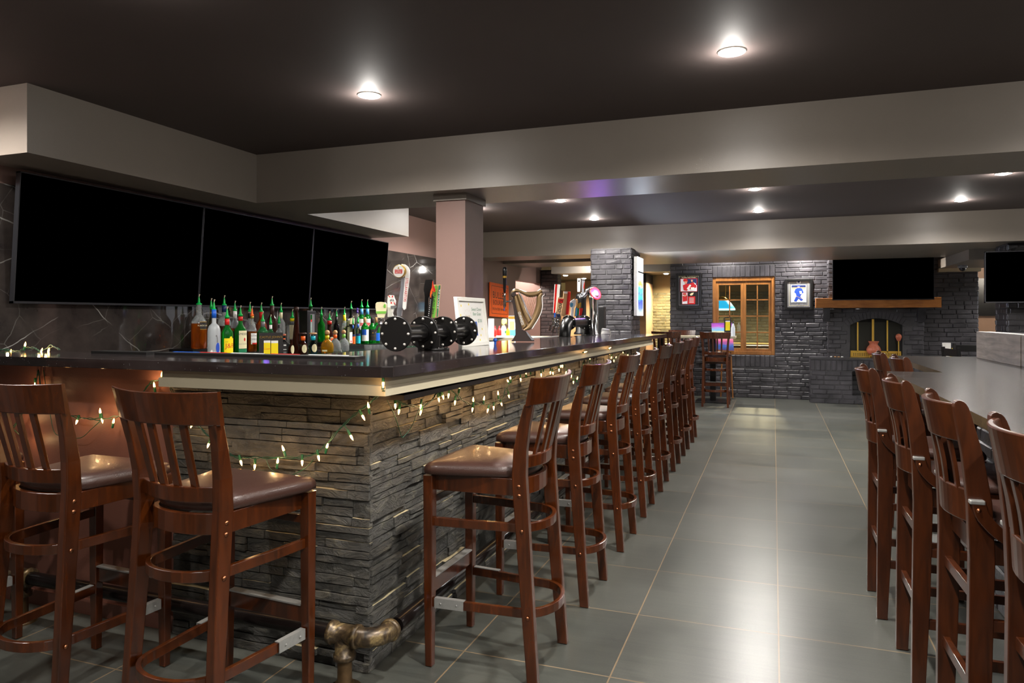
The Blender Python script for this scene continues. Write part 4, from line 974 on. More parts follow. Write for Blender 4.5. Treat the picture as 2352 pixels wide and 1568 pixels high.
bo_ = child(MB().use('black_metal').lathe([(.086,0),(.087,.002),(.087,.010),(.085,.012)], (TX,3.535,zb_), 40), 'base_plate', tw)
for i in range(6):
    a = i*math.pi/3+.3; child(MB().use('chrome').lathe([(.005,.012),(.004,.016),(.0001,.018)], (TX+.075*math.cos(a),3.535+.075*math.sin(a),zb_), 8), 'bolt', tw)
# traced shapes: polygon in photo pixels, put at its own distance with real thickness
def px_poly(mb, m, pts, d, th): 
    mb.use(m); a = [at(x, y, d=d) for x, y in pts]; b = [p+FWD*th for p in a]; n = len(a)
    return mb.add([tuple(p) for p in a+b], [tuple(range(n)), tuple(range(2*n-1,n-1,-1))]+[(i,(i+1)%n,n+(i+1)%n,n+i) for i in range(n)])
def px_path(pts, d, n=6): return smooth_path([at(x, y, d=d) for x, y in pts], n)
def C(ox, oy, sc): return lambda l: [(ox+x/sc, oy+y/sc) for x, y in l]
c5 = C(840, 590, 6.817)
def faucet(par, px, py, d, s=1.0):
    p = at(px, py, d=d); m = MB().use('chrome')
    m.lathe([(.009*s,0),(.012*s,.008*s),(.012*s,.02*s),(.008*s,.026*s),(.011*s,.034*s),(.009*s,.045*s)], p+Vector((0,0,-.045*s)), 14)
    m.tube([p+Vector((0,0,-.03*s)), p+Vector((-.02*s,0,-.045*s)), p+Vector((-.03*s,0,-.075*s))], .0065*s, 8)
    child(m, 'faucet', par)
# STELLA handle
d0 = 3.86
m = MB(); px_poly(m, 'silver', c5([(490,925),(485,850),(500,770),(545,480),(555,330),(610,330),(600,480),(575,760),(560,925)]), d0, .026)
px_poly(m, 'white', c5([(575,790),(590,560),(615,330),(620,240),(600,160),(560,125),(560,108),(610,115),(655,150),(683,205),(680,300),(645,560),(620,810),(598,830)]), d0-.012, .034)
sh_ = child(m, 'tap_handle', tw); sh_['label'] = 'white and silver curved tap handle with round STELLA ARTOIS badge'
m = MB(); hc = at(840+530/6.817, 590+225/6.817, d=d0-.02); dr = (-FWD+Vector((-.25,0,0))).normalized()
m.use('gold').lathe([(.031,-.014),(.035,-.012),(.035,.010),(.033,.012)], hc, 32, dr).use('white').lathe([(.032,.012),(.0001,.0145)], hc, 32, dr)
uu = Vector((0,0,1)).cross(dr).normalized()
def BD(x, y, e=.0150): return tuple(hc+uu*x+Vector((0,0,1))*y+dr*e)
quadbox(m.use('red'), lambda u, v, e: BD(u, v, e), -.021, .021, -.012, .010, .013, .0150)
add_text(m, 'STELLA', .0115, 'white', lambda x, y: BD(x, y+.0045, .0153)); add_text(m, 'ARTOIS', .0105, 'white', lambda x, y: BD(x, y-.006, .0153))
m.use('gold').add([BD(-.006,.013),BD(.006,.013),BD(0,.024)], [(0,1,2)])
child(m, 'badge', sh_)
q = MB(); a_ = at(840+650/6.817, 590+290/6.817, d=d0-.0135); b_ = at(840+607/6.817, 590+740/6.817, d=d0-.0135); ax_ = (b_-a_).normalized(); cr_ = ax_.cross(-FWD).normalized()
L_ = (b_-a_).length; add_text(q, 'STELLA+ARTOIS', .021, 'red', lambda x, y: tuple(a_+(b_-a_)*.5+ax_*x*(L_/.182)+cr_*(-y)+FWD*-.0006))
child(q, 'lettering', sh_)
# oval white/green handle
m = MB(); px_poly(m, 'cream', c5([(190,950),(165,860),(153,790),(155,730),(175,708),(240,702),(300,710),(320,735),(320,800),(308,870),(280,950)]), 3.75, .025)
px_poly(m, 'limegreen', c5([(158,850),(315,848),(308,885),(166,888)]), 3.748, .028); px_poly(m, 'limegreen', c5([(275,770),(290,735),(310,745),(312,790),(285,800)]), 3.748, .004)
child(m, 'tap_handle', tw)['label'] = 'oval cream tap handle with a green band'
faucet(tw, 840+235/6.817, 590+960/6.817, 3.76)
m = MB(); px_poly(m, 'white', c5([(342,940),(338,700),(345,610),(370,595),(430,600),(440,640),(462,690),(458,740),(440,790),(415,880),(428,930)]), 3.8, .03)
px_poly(m, 'red', c5([(358,600),(385,625),(375,632),(352,612)]), 3.798, .003); px_poly(m, 'red', c5([(415,604),(432,610),(425,630),(405,628)]), 3.798, .003); px_poly(m, 'red', c5([(392,700),(412,708),(408,735),(390,725)]), 3.798, .003); px_poly(m, 'red', c5([(444,702),(466,745),(456,750),(440,720)]), 3.798, .003)
px_poly(m, 'grey', c5([(392,765),(480,760),(478,800),(392,808)]), 3.796, .01); add_text(m, 'IPA', .017, 'ink', lambda x, y: tuple(at(840+412/6.817, 590+680/6.817, d=3.797)+RGT*x+Vector((0,0,y))))
child(m, 'tap_handle', tw)['label'] = 'white carved tap handle with red marks'
m = MB(); px_poly(m, 'black_gloss', c5([(915,940),(925,620),(915,560),(905,520),(920,420),(935,360),(1050,350),(1060,400),(1040,470),(1030,560),(985,640),(975,940)]), 4.05, .04)
child(m, 'tap_handle', tw)['label'] = 'glossy black figural tap handle'
m = MB(); px_poly(m, 'black', c5([(970,940),(985,760),(1010,640),(1045,600),(1060,620),(1020,945)]), 3.98, .02)
for k in range(9): px_poly(m, 'white', c5([(978+k*4,920-k*30),(990+k*4,920-k*30),(990+k*4,908-k*30),(978+k*4,908-k*30)]), 3.978, .003)
px_poly(m, 'orange', c5([(1020,645),(1005,600),(1015,530),(1035,480),(1042,400),(1050,370),(1058,430),(1085,500),(1088,540),(1060,550),(1040,520),(1045,560),(1025,590)]), 3.97, .012)
px_poly(m, 'red', c5([(1050,370),(1060,440),(1088,505),(1085,548),(1068,540),(1050,480)]), 3.966, .012)
child(m, 'tap_handle', tw)['label'] = 'black tap handle with a red and orange flame'
m = MB(); px_poly(m, 'tan_box', c5([(1025,960),(1065,430),(1175,432),(1130,945)]), 4.0, .03)
px_poly(m, 'limegreen', c5([(1040,940),(1058,560),(1078,460),(1105,440),(1124,465),(1098,850),(1080,945),(1060,955)]), 3.998, .033); px_poly(m, 'tapegreen', c5([(1112,935),(1142,445),(1168,445),(1128,935)]), 3.997, .033)
a2 = at(840+1075/6.817, 590+700/6.817, d=3.997); an = math.radians(84); add_text(m, 'THE HOP FARM', .016, 'ink', lambda x, y: tuple(a2+RGT*(x*math.cos(an)-y*math.sin(an))+Vector((0,0,x*math.sin(an)+y*math.cos(an)))+FWD*-.0008), stretch=1.3)
a3 = at(840+1145/6.817, 590+660/6.817, d=3.996); add_text(m, '3 ROCKS IPA', .016, 'white', lambda x, y: tuple(a3+RGT*(x*math.cos(an)-y*math.sin(an))+Vector((0,0,x*math.sin(an)+y*math.cos(an)))+FWD*-.0008), stretch=1.2)
child(m, 'tap_handle', tw)['label'] = 'tall flat tap handle with lime green panel'
faucet(tw, 988, 735, 4.05); faucet(tw, 1000, 735, 4.0)

# ================================================================ WHITEBOARD ON THE BAR
wb = thing('framed_whiteboard', 'small white framed whiteboard with green handwriting leaning on the bar', 'sign', (-1.80, 4.205, zt(4.2)))
def WB(u, v, e=0): return (-.035*v/.31+e, u, v)     # facing +X
hw_, hh_ = .226, .31
m = MB().use('white_plastic')
for a in ((-hw_+.026,hw_-.026,0,.024),(-hw_+.026,hw_-.026,hh_-.024,hh_),(-hw_,-hw_+.026,0,hh_),(hw_-.026,hw_,0,hh_)): quadbox(m, WB, *a, -.012, .012)
m.build('frame', wb, bevel=.002)
quadbox(MB().use('white'), WB, -hw_+.02, hw_-.02, .02, hh_-.02, -.01, -.002).build('board', wb)
q = MB(); bd = lambda dx, dy: (lambda x, y: WB(dx+x, dy+y, -.0015))
add_text(q, 'Sweet Clover', .03, 'tapegreen', bd(.09,.235), shear=.2); add_text(q, 'Beer Gose', .03, 'tapegreen', bd(.09,.205), shear=.2); add_text(q, '$7.00', .03, 'tapegreen', bd(.13,.16)); add_text(q, 'Special', .026, 'gold', bd(-.06,.19), shear=.2)
quadbox(q.use('blue'), WB, .045, .078, .065, .155, -.002, -.0012)
for u_, v_ in ((-.15,.25),(-.03,.26),(-.17,.19),(.12,.06),(.15,.1),(.1,.03)): quadbox(q.use('yellow'), WB, u_, u_+.009, v_, v_+.013, -.002, -.001)
for k in range(12):
    a = k*math.pi/6; q.use('gold').add([WB(-.06+.05*math.cos(a),.19+.035*math.sin(a),-.0012),WB(-.06+.052*math.cos(a+.05),.19+.037*math.sin(a+.05),-.0012),WB(-.06+.068*math.cos(a),.19+.05*math.sin(a),-.0012)], [(0,1,2)])
q.build('handwriting', wb)
# blue knob on counter
p = at(1131, 791, Z=zt(4.4)); m = MB().use('blue').cyl((0,0,0),(0,0,.02),.008).sphere((0,0,.03), .015).use('red').sphere((0,0,.043), .006)
o = m.build('bottle_stopper'); o.location = (p.x+.02, p.y, p.z); tag(o, 'small blue knob with red tip standing on the bar beside the whiteboard', 'stopper')

# ================================================================ HARP TAP TOWER
d1 = 5.43; c6 = C(1030, 600, 7.842)
pb = at(1203, 785, d=d1)
hp = thing('harp_tap_tower', 'bronze harp-shaped beer tap tower reading GUINNESS on a dark stand', 'beer tower', (pb.x, pb.y, zt(5.1)))
def strip_px(mb, m, pts, d, w0, th, n=6):
    P = px_path(pts, d, n); mb.use(m); mb.strip(P, th, [w0]*len(P) if not isinstance(w0, list) else [w0[min(int(i*len(w0)/len(P)), len(w0)-1)] for i in range(len(P))], upv=tuple(FWD.cross(Vector((0,0,1))).cross(FWD)) , smooth=True); return mb
def ribbon(mb, m, left, right, d, th):      # band between two traced curves
    A = px_path(left, d, 4); B = px_path(right, d, 4); n = min(len(A), len(B)); mb.use(m); rings = []
    for i in range(n):
        a, b = A[int(i*(len(A)-1)/(n-1))], B[int(i*(len(B)-1)/(n-1))]; mm = (a+b)/2
        rings.append([tuple(a+FWD*th*.3), tuple(mm*.5+a*.5-FWD*th*.35), tuple(mm-FWD*th*.5), tuple(mm*.5+b*.5-FWD*th*.35), tuple(b+FWD*th*.3), tuple(b+FWD*th*.5), tuple(a+FWD*th*.5)])
    return mb.loft(rings, smooth=True)
m = MB(); ribbon(m, 'harp_gold', c6([(1160,665),(1118,610),(1130,540),(1190,490),(1280,498),(1400,540),(1500,545),(1590,530),(1655,490)]), c6([(1165,630),(1160,600),(1180,570),(1240,560),(1310,580),(1420,635),(1510,645),(1600,625),(1700,560)]), d1, .05)
child(m, 'harp_neck', hp)
m = MB(); ribbon(m, 'harp_gold', c6([(1640,560),(1590,640),(1580,760),(1545,900),(1480,1040),(1400,1150),(1335,1215)]), c6([(1725,600),(1685,640),(1690,800),(1660,930),(1590,1070),(1500,1215),(1390,1250)]), d1-.005, .05)
m.use('white')
e_ = c6([(1722,605),(1688,648),(1694,800),(1664,935),(1594,1075),(1505,1215)]); m.tube([p-FWD*.012 for p in px_path(e_, d1-.01, 5)], .0035, 6)
child(m, 'harp_pillar', hp)
m = MB(); ribbon(m, 'harp_gold', c6([(1175,650),(1210,830),(1250,1000),(1315,1228)]), c6([(1235,600),(1290,760),(1350,960),(1420,1130)]), d1-.01, .05); ribbon(m, 'harp_gold', c6([(1222,590),(1275,760),(1350,960),(1425,1120)]), c6([(1285,590),(1340,700),(1420,900),(1490,1045)]), d1-.002, .05); m.use('silver').tube([p-FWD*.012 for p in px_path(c6([(1262,560),(1300,610),(1350,710),(1425,900),(1492,1045)]), d1, 5)], .0045, 6)
pa, pb_ = [at(*c6([q_])[0], d=d1-.037) for q_ in ((1262,890),(1345,1165))]; ax_ = (pb_-pa).normalized(); cr_ = ax_.cross(FWD).normalized(); mid = (pa+pb_)/2
add_text(m, 'GUINNESS', .028, 'white', lambda x, y: tuple(mid+ax_*x*((pb_-pa).length/.150)+cr_*y))
child(m, 'harp_soundboard', hp)
m = MB().use('gold')
for i in range(9):
    a = c6([(1318+i*32, 592+i*9)])[0]; b = c6([(1335+i*17, 680+i*42)])[0]; m.cyl(at(*a, d=d1), at(*b, d=d1), .0013, n=5)
child(m, 'strings', hp)
m = MB().use('harp_dark').lathe([(.013,-.012),(.020,-.01),(.020,.026),(.013,.028)], at(*c6([(1172,600)])[0], d=d1), 24, tuple(-FWD)); child(m, 'scroll', hp)
m = MB(); px_poly(m, 'harp_dark', c6([(1140,720),(1165,660),(1190,650),(1250,900),(1325,1225),(1400,1262),(1440,1320),(1500,1395),(1545,1420),(1545,1440),(1130,1440),(1170,1390),(1208,1320),(1205,1150),(1180,900),(1160,780)]), d1-.01, .06)
px_poly(m, 'silver', c6([(1395,1262),(1412,1262),(1550,1418),(1500,1418),(1430,1330)]), d1-.014, .012)
child(m, 'stand', hp)
m = MB().use('chrome'); m.cyl(at(*c6([(1040,725)])[0], d=d1), at(*c6([(1145,715)])[0], d=d1), .006); m.lathe([(.007,-.05),(.011,-.035),(.012,0),(.009,.03),(.012,.045),(.008,.06)], at(*c6([(1012,720)])[0], d=d1), 14)
m.use('blue').cyl(at(*c6([(1005,815)])[0], d=d1), at(*c6([(1005,888)])[0], d=d1), .003); child(m, 'faucet', hp)
m = MB(); tp = lambda y, r: (r, 0)
base_ = at(*c6([(1012,570)])[0], d=d1); top_ = at(*c6([(1015,108)])[0], d=d1); axx = (top_-base_)
m.use('black_gloss').lathe([(.008,0),(.011,.03),(.013,.10),(.016,.13),(.017,.17),(.014,axx.length),(.0005,axx.length+.004)], base_, 14, tuple(axx)).use('gold').lathe([(.0165,.114),(.0168,.130)], base_, 14, tuple(axx))
child(m, 'tap_handle', hp)['label'] = 'tall black tap handle with a gold band'

# ================================================================ ELBOW PIPE TOWER
XE, YE0, YE1 = -1.96, 6.86, 7.80; zb1 = zt(7.3); ZE = 1.322; RE = ZE-zb1-.004
et = thing('pipe_elbow_tap_tower', 'black pipe tap tower shaped like an arch of two elbows', 'beer tower', (XE, 7.33, zb1))
arc_ = [(XE, YE0+RE-RE*math.cos(a), zb1+.004+RE*math.sin(a)) for a in [math.pi/2*i/10 for i in range(11)]]
arc2 = [(XE, YE1-RE+RE*math.sin(a), zb1+.004+RE*math.cos(a)) for a in [math.pi/2*i/10 for i in range(11)]]
child(MB().use('black_metal').tube(arc_, .058, 24), 'elbow', et); child(MB().use('black_metal').tube(arc2, .058, 24), 'elbow', et)
child(MB().use('black_metal').cyl((XE,YE0+RE,ZE),(XE,YE1-RE,ZE),.05,n=28), 'pipe', et)
for y in (YE0+RE, YE1-RE): flange(y, .078, .012, et, XE, ZE, 6, ph0=.5)
for y in (YE0, YE1): child(MB().use('black_metal').lathe([(.075,0),(.076,.004),(.074,.008)], (XE,y,zb1-.002), 28), 'base_plate', et)
c7 = C(1250, 620, 9.227)
def handle(par, polys, d, label):
    m = MB()
    for k, (mm, pts, e) in enumerate(polys): px_poly(m, mm, c7(pts), d-.001*k, e)
    child(m, 'tap_handle', par)['label'] = label
et2 = et
handle(et, [('white', [(190,905),(225,300),(342,305),(290,905)], .03), ('red', [(193,905),(235,302),(278,302),(232,905)], .002), ('blue', [(210,905),(245,905),(235,1000),(215,1000)], .02)], 7.55, 'tall white tap handle with a red stripe')
handle(et, [('tan_box', [(250,925),(295,580),(388,575),(400,640),(350,935)], .04), ('red', [(300,610),(415,610),(395,700),(295,690)], .03), ('navy', [(262,930),(350,935),(335,1010),(275,1000)], .02)], 7.45, 'tan tap handle reading Coors under a red crest')
q = MB(); a4 = at(*c7([(322,820)])[0], d=7.44); an4 = math.radians(80); add_text(q, 'Coors', .075, 'ink', lambda x, y: tuple(a4+RGT*(x*math.cos(an4)-y*math.sin(an4))+Vector((0,0,x*math.sin(an4)+y*math.cos(an4)))), shear=.3)
child(q, 'lettering', et)
handle(et, [('tan_box', [(350,960),(395,700),(412,450),(560,455),(555,560),(515,940),(450,1000)], .05), ('white', [(415,450),(500,455),(490,500),(413,495)], .003), ('red', [(455,940),(500,460),(560,460),(550,620),(518,940)], .003)], 7.6, 'boxy tan tap handle with a bright red side')
handle(et, [('ice', [(560,985),(575,800),(535,750),(535,690),(580,650),(640,610),(670,650),(665,740),(630,800),(620,985)], .04), ('skyblue', [(545,740),(560,690),(615,700),(610,770),(560,790)], .003)], 7.65, 'white bird-shaped tap handle with a blue disc')
handle(et, [('cork', [(630,985),(650,820),(680,740),(640,640),(700,610),(720,660),(700,760),(680,800),(665,985)], .03), ('skyblue', [(655,975),(672,800),(705,800),(690,975)], .03)], 7.7, 'brown and blue tap handle')
handle(et, [('tapegreen', [(693,950),(705,810),(745,815),(735,950)], .03), ('gold', [(700,810),(705,700),(740,700),(745,812)], .02)], 7.72, 'small green tap handle with gold top')
handle(et, [('red', [(745,960),(755,810),(820,808),(815,860),(790,960)], .03), ('gold', [(745,800),(755,690),(785,690),(780,790)], .02)], 7.75, 'small flared red tap handle')
handle(et, [('white', [(706,460),(706,175),(775,175),(760,460)], .025), ('ink', [(722,215),(752,215),(748,250),(722,250)], .002)], 8.0, 'thin white tap handle standing high')
handle(et, [('silver', [(800,520),(797,215),(860,220),(835,520)], .025), ('red', [(842,300),(856,250),(845,400),(832,380)], .002)], 8.1, 'thin silver and red tap handle beside the white one')
for q_ in ((1273,730,7.5),(1280,733,7.45)): faucet(et, *q_, s=1.8)
# drip tray seen between the elbows
o = MB().use('steel').box((-2.4,7.0,1.10),(-2.12,8.1,1.135)).box((-2.4,7.0,1.135),(-2.39,8.1,1.16)).box((-2.38,7.05,.9),(-2.15,8.05,1.10)).build('drip_tray'); tag(o, 'shiny steel drip tray seen through the black pipe arch', 'tray')
# chrome lit tower
d2 = 8.35
ct = thing('chrome_tap_tower', 'chrome column tap tower with a glowing purple and white round head', 'beer tower', (-1.9, 8.1, zt(8)))
zb2 = zt(8.0); cb = at(1364, 770, d=d2); cb.z = zb2; ct.location = cb
m = MB().use('chrome').lathe([(.062,0),(.062,.01),(.05,.02),(.05,.33),(.056,.40),(.062,.46)], cb, 28); child(m, 'column', ct)
m = MB().use('chrome'); P = px_path(c7([(1000,400),(930,420),(880,500),(820,560),(740,570)]), d2, 5); m.tube(P, [.045,.043,.04,.036,.03]*1+[.028-.0008*i for i in range(len(P)-5)], 14); child(m, 'spout_arm', ct)
hd = at(*c7([(1075,500)])[0], d=d2-.02); dn = Vector((.75,-.5,.38)).normalized()
m = MB().use('chrome').lathe([(.055,-.06),(.075,-.02),(.078,.0),(.072,.012)], hd, 32, dn).use('neon_red').lathe([(.0725,.004),(.079,.006),(.079,.016),(.0725,.018)], hd, 32, dn); child(m, 'head', ct)
m = MB().use('neon_white').lathe([(.05,.016),(.0001,.022)], hd, 28, dn).use('neon_purple').lathe([(.071,.012),(.05,.016)], hd, 28, dn, caps=False); child(m, 'lit_face', ct)
for nm_, dz_ in (('tower_glow', 0),):
    l = bpy.data.lights.new(nm_, 'POINT'); l.energy = 2; l.color = (.32,.18,1); l.shadow_soft_size = .03; o = bpy.data.objects.new(nm_, l); COL.objects.link(o); o.parent = ct; o.location = hd+dn*.06-ct.location
p = at(1341, 772, d=8.4); o = MB().use('black_gloss').lathe([(.085,0),(.085,.02),(.065,.04),(.06,.40),(.066,.46),(.05,.49),(.0005,.5)], n=24).build('tap_column'); o.location = (p.x-.06, p.y+.1, zt(8.3)); o.scale = (1,1,1); tag(o, 'plain black rounded tap column behind the chrome one', 'beer tower')
p = at(1383, 768, d=8.9); o = MB().use('black').box((-.035,-.06,0),(.035,.06,.34)).build('card_reader_box', bevel=.004); o.location = (p.x, p.y, zt(8.8)); tag(o, 'narrow upright black box beside the chrome tower, against the brick pillar', 'box')
p = at(1393, 771, d=8.6); o = MB().use('steel').add([(-.06,-.05,0),(.05,-.05,0),(.05,.05,0),(-.06,.05,0),(-.05,-.04,.075),(.035,-.04,.06),(.035,.04,.06),(-.05,.04,.075)], [(3,2,1,0),(4,5,6,7),(0,1,5,4),(1,2,6,5),(2,3,7,6),(3,0,4,7)]).build('napkin_holder', bevel=.003); o.location = (p.x, p.y, zt(8.5)); tag(o, 'small steel holder on the bar in front of the brick pillar', 'holder')

# ================================================================ STRING LIGHTS
mat('bulb_glow', (255,178,92), .3, emit=5)
def string_lights(label, bulbs, wire, plane, droops=()):
    """bulbs: (px,py,side) -> on plane; wire: control pixels"""
    t = thing('string_lights', label, 'string lights', group='warm fairy light strings round the bar')
    pw_ = []
    for k in range(2):
        pts = [plane(x+random.uniform(-1,1), y+random.uniform(-2,2)) for x, y in wire]; P = smooth_path(pts, 8)
        P = [p+Vector((random.uniform(-.002,.002), random.uniform(-.002,.002), .004*math.sin(i*.9+k*3))) for i, p in enumerate(P)]
        pw_ += P
        MB().use('green_wire').tube(P, .0021, 5).build('wire', t)
    for dd in droops: MB().use('green_wire').tube(smooth_path([plane(x, y) for x, y in dd], 8), .0018, 5).build('wire', t)
    for (x, y) in bulbs:
        p = plane(x, y); near = min(pw_, key=lambda q_: (q_-p).length)
        dv = (p-near)
        if dv.length < .012: dv = Vector((random.uniform(-.4,.4), 0, random.choice([-1,-1,1])))
        dv.normalize(); dv = (dv+Vector((0,0,-.15))).normalized()
        b0 = p-dv*.012
        bo = MB().use('bulb_glow').lathe([(.0032,0),(.0045,.004),(.0042,.012),(.0025,.019),(.0006,.024)], b0, 10, tuple(dv)).build('bulb', t)
        so = MB().use('green_socket').lathe([(.0048,-.022),(.0055,-.018),(.0052,0),(.004,.001)], b0, 8, tuple(dv)); 
        if (near-b0).length < .12: so.tube([b0-dv*.02, (b0-dv*.03+near)/2, near], .0018, 4)
        so.build('socket', bo)
        l = bpy.data.lights.new('bulb_light', 'POINT'); l.energy = .04; l.color = (1,.62,.28); l.shadow_soft_size = .006
        o = bpy.data.objects.new('bulb_light', l); COL.objects.link(o); o.parent = t; o.location = p+dv*.02+PO
    return t
PO = Vector((0,-.02,.0))
zt2 = zt(2.5)
top_pl = lambda x, y: at(x, y, Y=2.56+.0*x)
string_lights('string of warm lights lying on the bar top at the far left', [(25,807),(58,790),(96,804),(112,803)], [(-30,806),(10,804),(40,805),(60,798),(80,800),(95,806),(118,795),(138,803)], top_pl)
PO = Vector((0,-.025,.0))
fb = lambda x, y: at(x, y, Y=2.385 if x < 395 else (2.35 if y > 905 else 2.205))
string_lights('green-wired string of warm lights swagged across the short side of the bar',
  [(81,884),(176,969),(230,943),(235,966),(261,966),(354,883),(372,859),(440,977),(478,1023),(554,1063),(585,1072),(638,1057),(650,1029),(694,1063),(732,1052),(752,1022),(808,1005),(835,959),(846,930),(880,884),(55,1012),(42,972)],
  [(10,1010),(45,960),(78,900),(88,850),(95,900),(120,945),(165,955),(200,962),(240,962),(280,950),(318,915),(345,880),(372,874),(388,885),(410,925),(450,970),(490,1010),(535,1045),(580,1052),(640,1050),(700,1048),(740,1030),(780,985),(815,952),(845,930),(872,905),(880,893)],
  fb, droops=[[(100,850),(108,905),(122,985),(135,1000)],[(148,1003),(185,1005),(210,985),(232,965)],[(610,1052),(625,1080),(665,1091),(700,1075),(720,1055)]])
PO = Vector((.025,0,.0))
def sidep(x, y):
    p = at(x, y, X=-1.435); 
    if p.z > zt(p.y)-.112: p = at(x, y, X=-1.283)
    return p
string_lights('dense string of warm lights hanging along the long side of the bar',
  [(908,933),(916,946),(966,934),(966,948),(1008,918),(1018,912),(1009,893),(1030,909),(1045,925),(1056,887),(1087,917),(1085,941),(1112,914),(1120,943),(1134,937),(1144,902),(1152,928),(1169,910),(1166,874),(1172,866),(1196,872),(1208,855),(1219,848),(1243,861),(1249,842),(1264,856),(1270,857),(1284,850),(1288,841),(1292,841),(1300,856),(1308,869),(1312,864),(1317,878),(1326,868),(1341,840),(1345,808),(1355,822),(1371,842),(1401,799),(1400,811),(1404,821),(1410,829),(1415,820),(1431,809),(1442,816),(1465,819),(1481,807)],
  [(880,893),(905,915),(930,927),(965,932),(990,920),(1005,898),(1018,880),(1035,893),(1055,912),(1075,927),(1100,929),(1130,927),(1155,915),(1160,895),(1175,875),(1195,858),(1215,850),(1240,850),(1262,854),(1280,838),(1293,827),(1300,845),(1310,865),(1330,866),(1338,840),(1345,820),(1352,832),(1375,850),(1395,835),(1400,812),(1410,826),(1430,812),(1450,818),(1470,806),(1490,805)],
  sidep, droops=[[(885,912),(905,950),(923,1005)],[(925,1005),(945,980),(962,940)]])
# ================================================================ RIGHT GRANITE COUNTER
gc = thing('granite_counter', 'high counter with polished grey granite top over black brick at the right', 'counter', (1.1, 3, 0))
poly = [(.61,.4),(1.6,.4),(1.6,6.45),(.89,6.45),(.89,4.58),(.61,4.58)]; n = len(poly); zt_, zb3 = 1.07, 1.035
V = [(x,y,zb3) for x,y in poly]+[(x,y,zt_) for x,y in poly]
g = MB().use('granite').add(V, [(6,7,10,11),(7,8,9,10)]).use('granite_edge').add(V, [(0,5,4,1),(1,4,3,2)]+[(i,(i+1)%n,n+(i+1)%n,n+i) for i in range(n)])
child(g, 'countertop', gc)
b = MB().use('black_mortar').box((1.0,.4,0),(1.45,4.3,zb3)).box((1.28,4.3,0),(1.5,6.3,zb3))
bricks(b, .4, 4.3, 0, 1.03, lambda u, z, e: (1.0-e, u, z)); bricks(b, 4.3, 6.3, 0, 1.03, lambda u, z, e: (1.28-e, u, z)); bricks(b, 1.0, 1.28, 0, 1.03, lambda u, z, e: (u, 4.3+e, z))
child(b, 'brick_base', gc)
pn = thing('raised_divider', 'grey wood-grained divider standing on the granite counter', 'divider', (1.5, 5.8, zt_))
child(MB().use('panel_wood').box((1.454,5.3,zt_),(1.56,6.33,1.27)), 'panel', pn, bevel=.002); child(MB().use('panel_wood').box((1.460,3.2,zt_),(1.56,5.298,1.266)), 'panel', pn, bevel=.002)
# ================================================================ FIREPLACE THINGS
mn = MB().use('mantel_wood'); xa, xb_ = .635, 2.385; nseg = 24; rings = []
for i in range(nseg+1):
    x = xa+(xb_-xa)*i/nseg; j = lambda: random.uniform(-.003,.003)
    rings.append([(x,12.36+j(),1.527+j()),(x,YF-.02,1.527),(x,YF-.02,1.68),(x,12.36+j(),1.68+j()*.6)])
mn.loft(rings, smooth=False)
tag(mn.build('mantel_shelf', bevel=.004), 'thick rustic orange-brown wooden mantel beam over the fireplace', 'mantel')
for x in (.80, 2.15):
    o = MB().use('black_brick').add([(x-.05,12.42,1.525),(x+.05,12.42,1.525),(x+.05,YF-.02,1.525),(x-.05,YF-.02,1.525),(x-.05,YF-.05,1.30),(x+.05,YF-.05,1.30),(x+.05,YF-.02,1.30),(x-.05,YF-.02,1.30)], [(0,1,2,3),(7,6,5,4),(0,4,5,1),(1,5,6,2),(2,6,7,3),(3,7,4,0)]).build('mantel_bracket')
    tag(o, 'black bracket under the %s end of the wooden mantel' % ('left' if x < 1 else 'right'), 'bracket', 'mantel brackets')
def tv_flat(x0, x1, z0, z1, y, label):
    t = thing('television', label, 'television', ((x0+x1)/2, y, z0)); w2 = (x1-x0)/2; h = z1-z0
    MB().use('black').box((-w2+.004,0.002,.004),(w2-.004,.05,h-.004)).build('housing', t)
    MB().use('screen_black').box((-w2+.01,-.002,.016),(w2-.01,.002,h-.01)).build('screen', t)
    MB().use('tv_frame').box((-w2,-.005,0),(-w2+.009,.03,h)).box((w2-.009,-.005,0),(w2,.03,h)).box((-w2,-.005,0),(w2,.03,.012)).box((-w2,-.005,h-.009),(w2,.03,h)).build('bezel', t); return t
tv_flat(.872, 2.28, 1.645, 2.44, 12.30, 'black television above the orange wooden mantel')
tv_flat(2.365, 3.46, 1.55, 2.16, 9.92, 'black television on the brick pier at the right edge')
# mounts
tag(MB().use('black_metal').box((1.45,12.35,1.9),(1.7,YF-.02,2.2)).build('television_mount'), 'black bracket holding the television over the mantel', 'bracket')
tag(MB().use('black_metal').box((2.8,9.97,1.75),(3.0,10.185,1.95)).use('black_metal').box((2.7,10.0,2.17),(3.3,10.18,2.21)).build('television_mount'), 'dark bracket behind the television on the brick pier', 'bracket')
fs_ = thing('fire_screen', 'brass-framed glass fire doors in the arched fireplace opening', 'fire screen', (fxc, YF+.06, fz0))
y = YF+.06; m = MB().use('brass')
for px in (1970, 2005, 2038):
    x = at(px, 780, Y=y).x; top = zcc+math.sqrt(max(RR*RR-(x-fxc)**2, 0))-.012; wd = .011 if px != 2005 else .016
    m.box((x-wd,y-.012,fz0+.07),(x+wd,y+.004,top)); 
    if px == 2005: m.box((x-.0015,y-.014,fz0+.07),(x+.0015,y-.012,top))
m.box((fx0+.012,y-.012,fz0+.085),(fx1-.012,y+.004,fz0+.105)); child(m, 'door_frame', fs_)
m = MB().use('brass').box((fx0+.01,y-.02,fz0+.003),(fx1-.01,y+.0,fz0+.086)).use('black')
for r_ in range(3):
    for i in range(26):
        x = fx0+.05+i*.026; m.box((x,y-.0215,fz0+.022+r_*.018),(x+.014,y-.0202,fz0+.032+r_*.018))
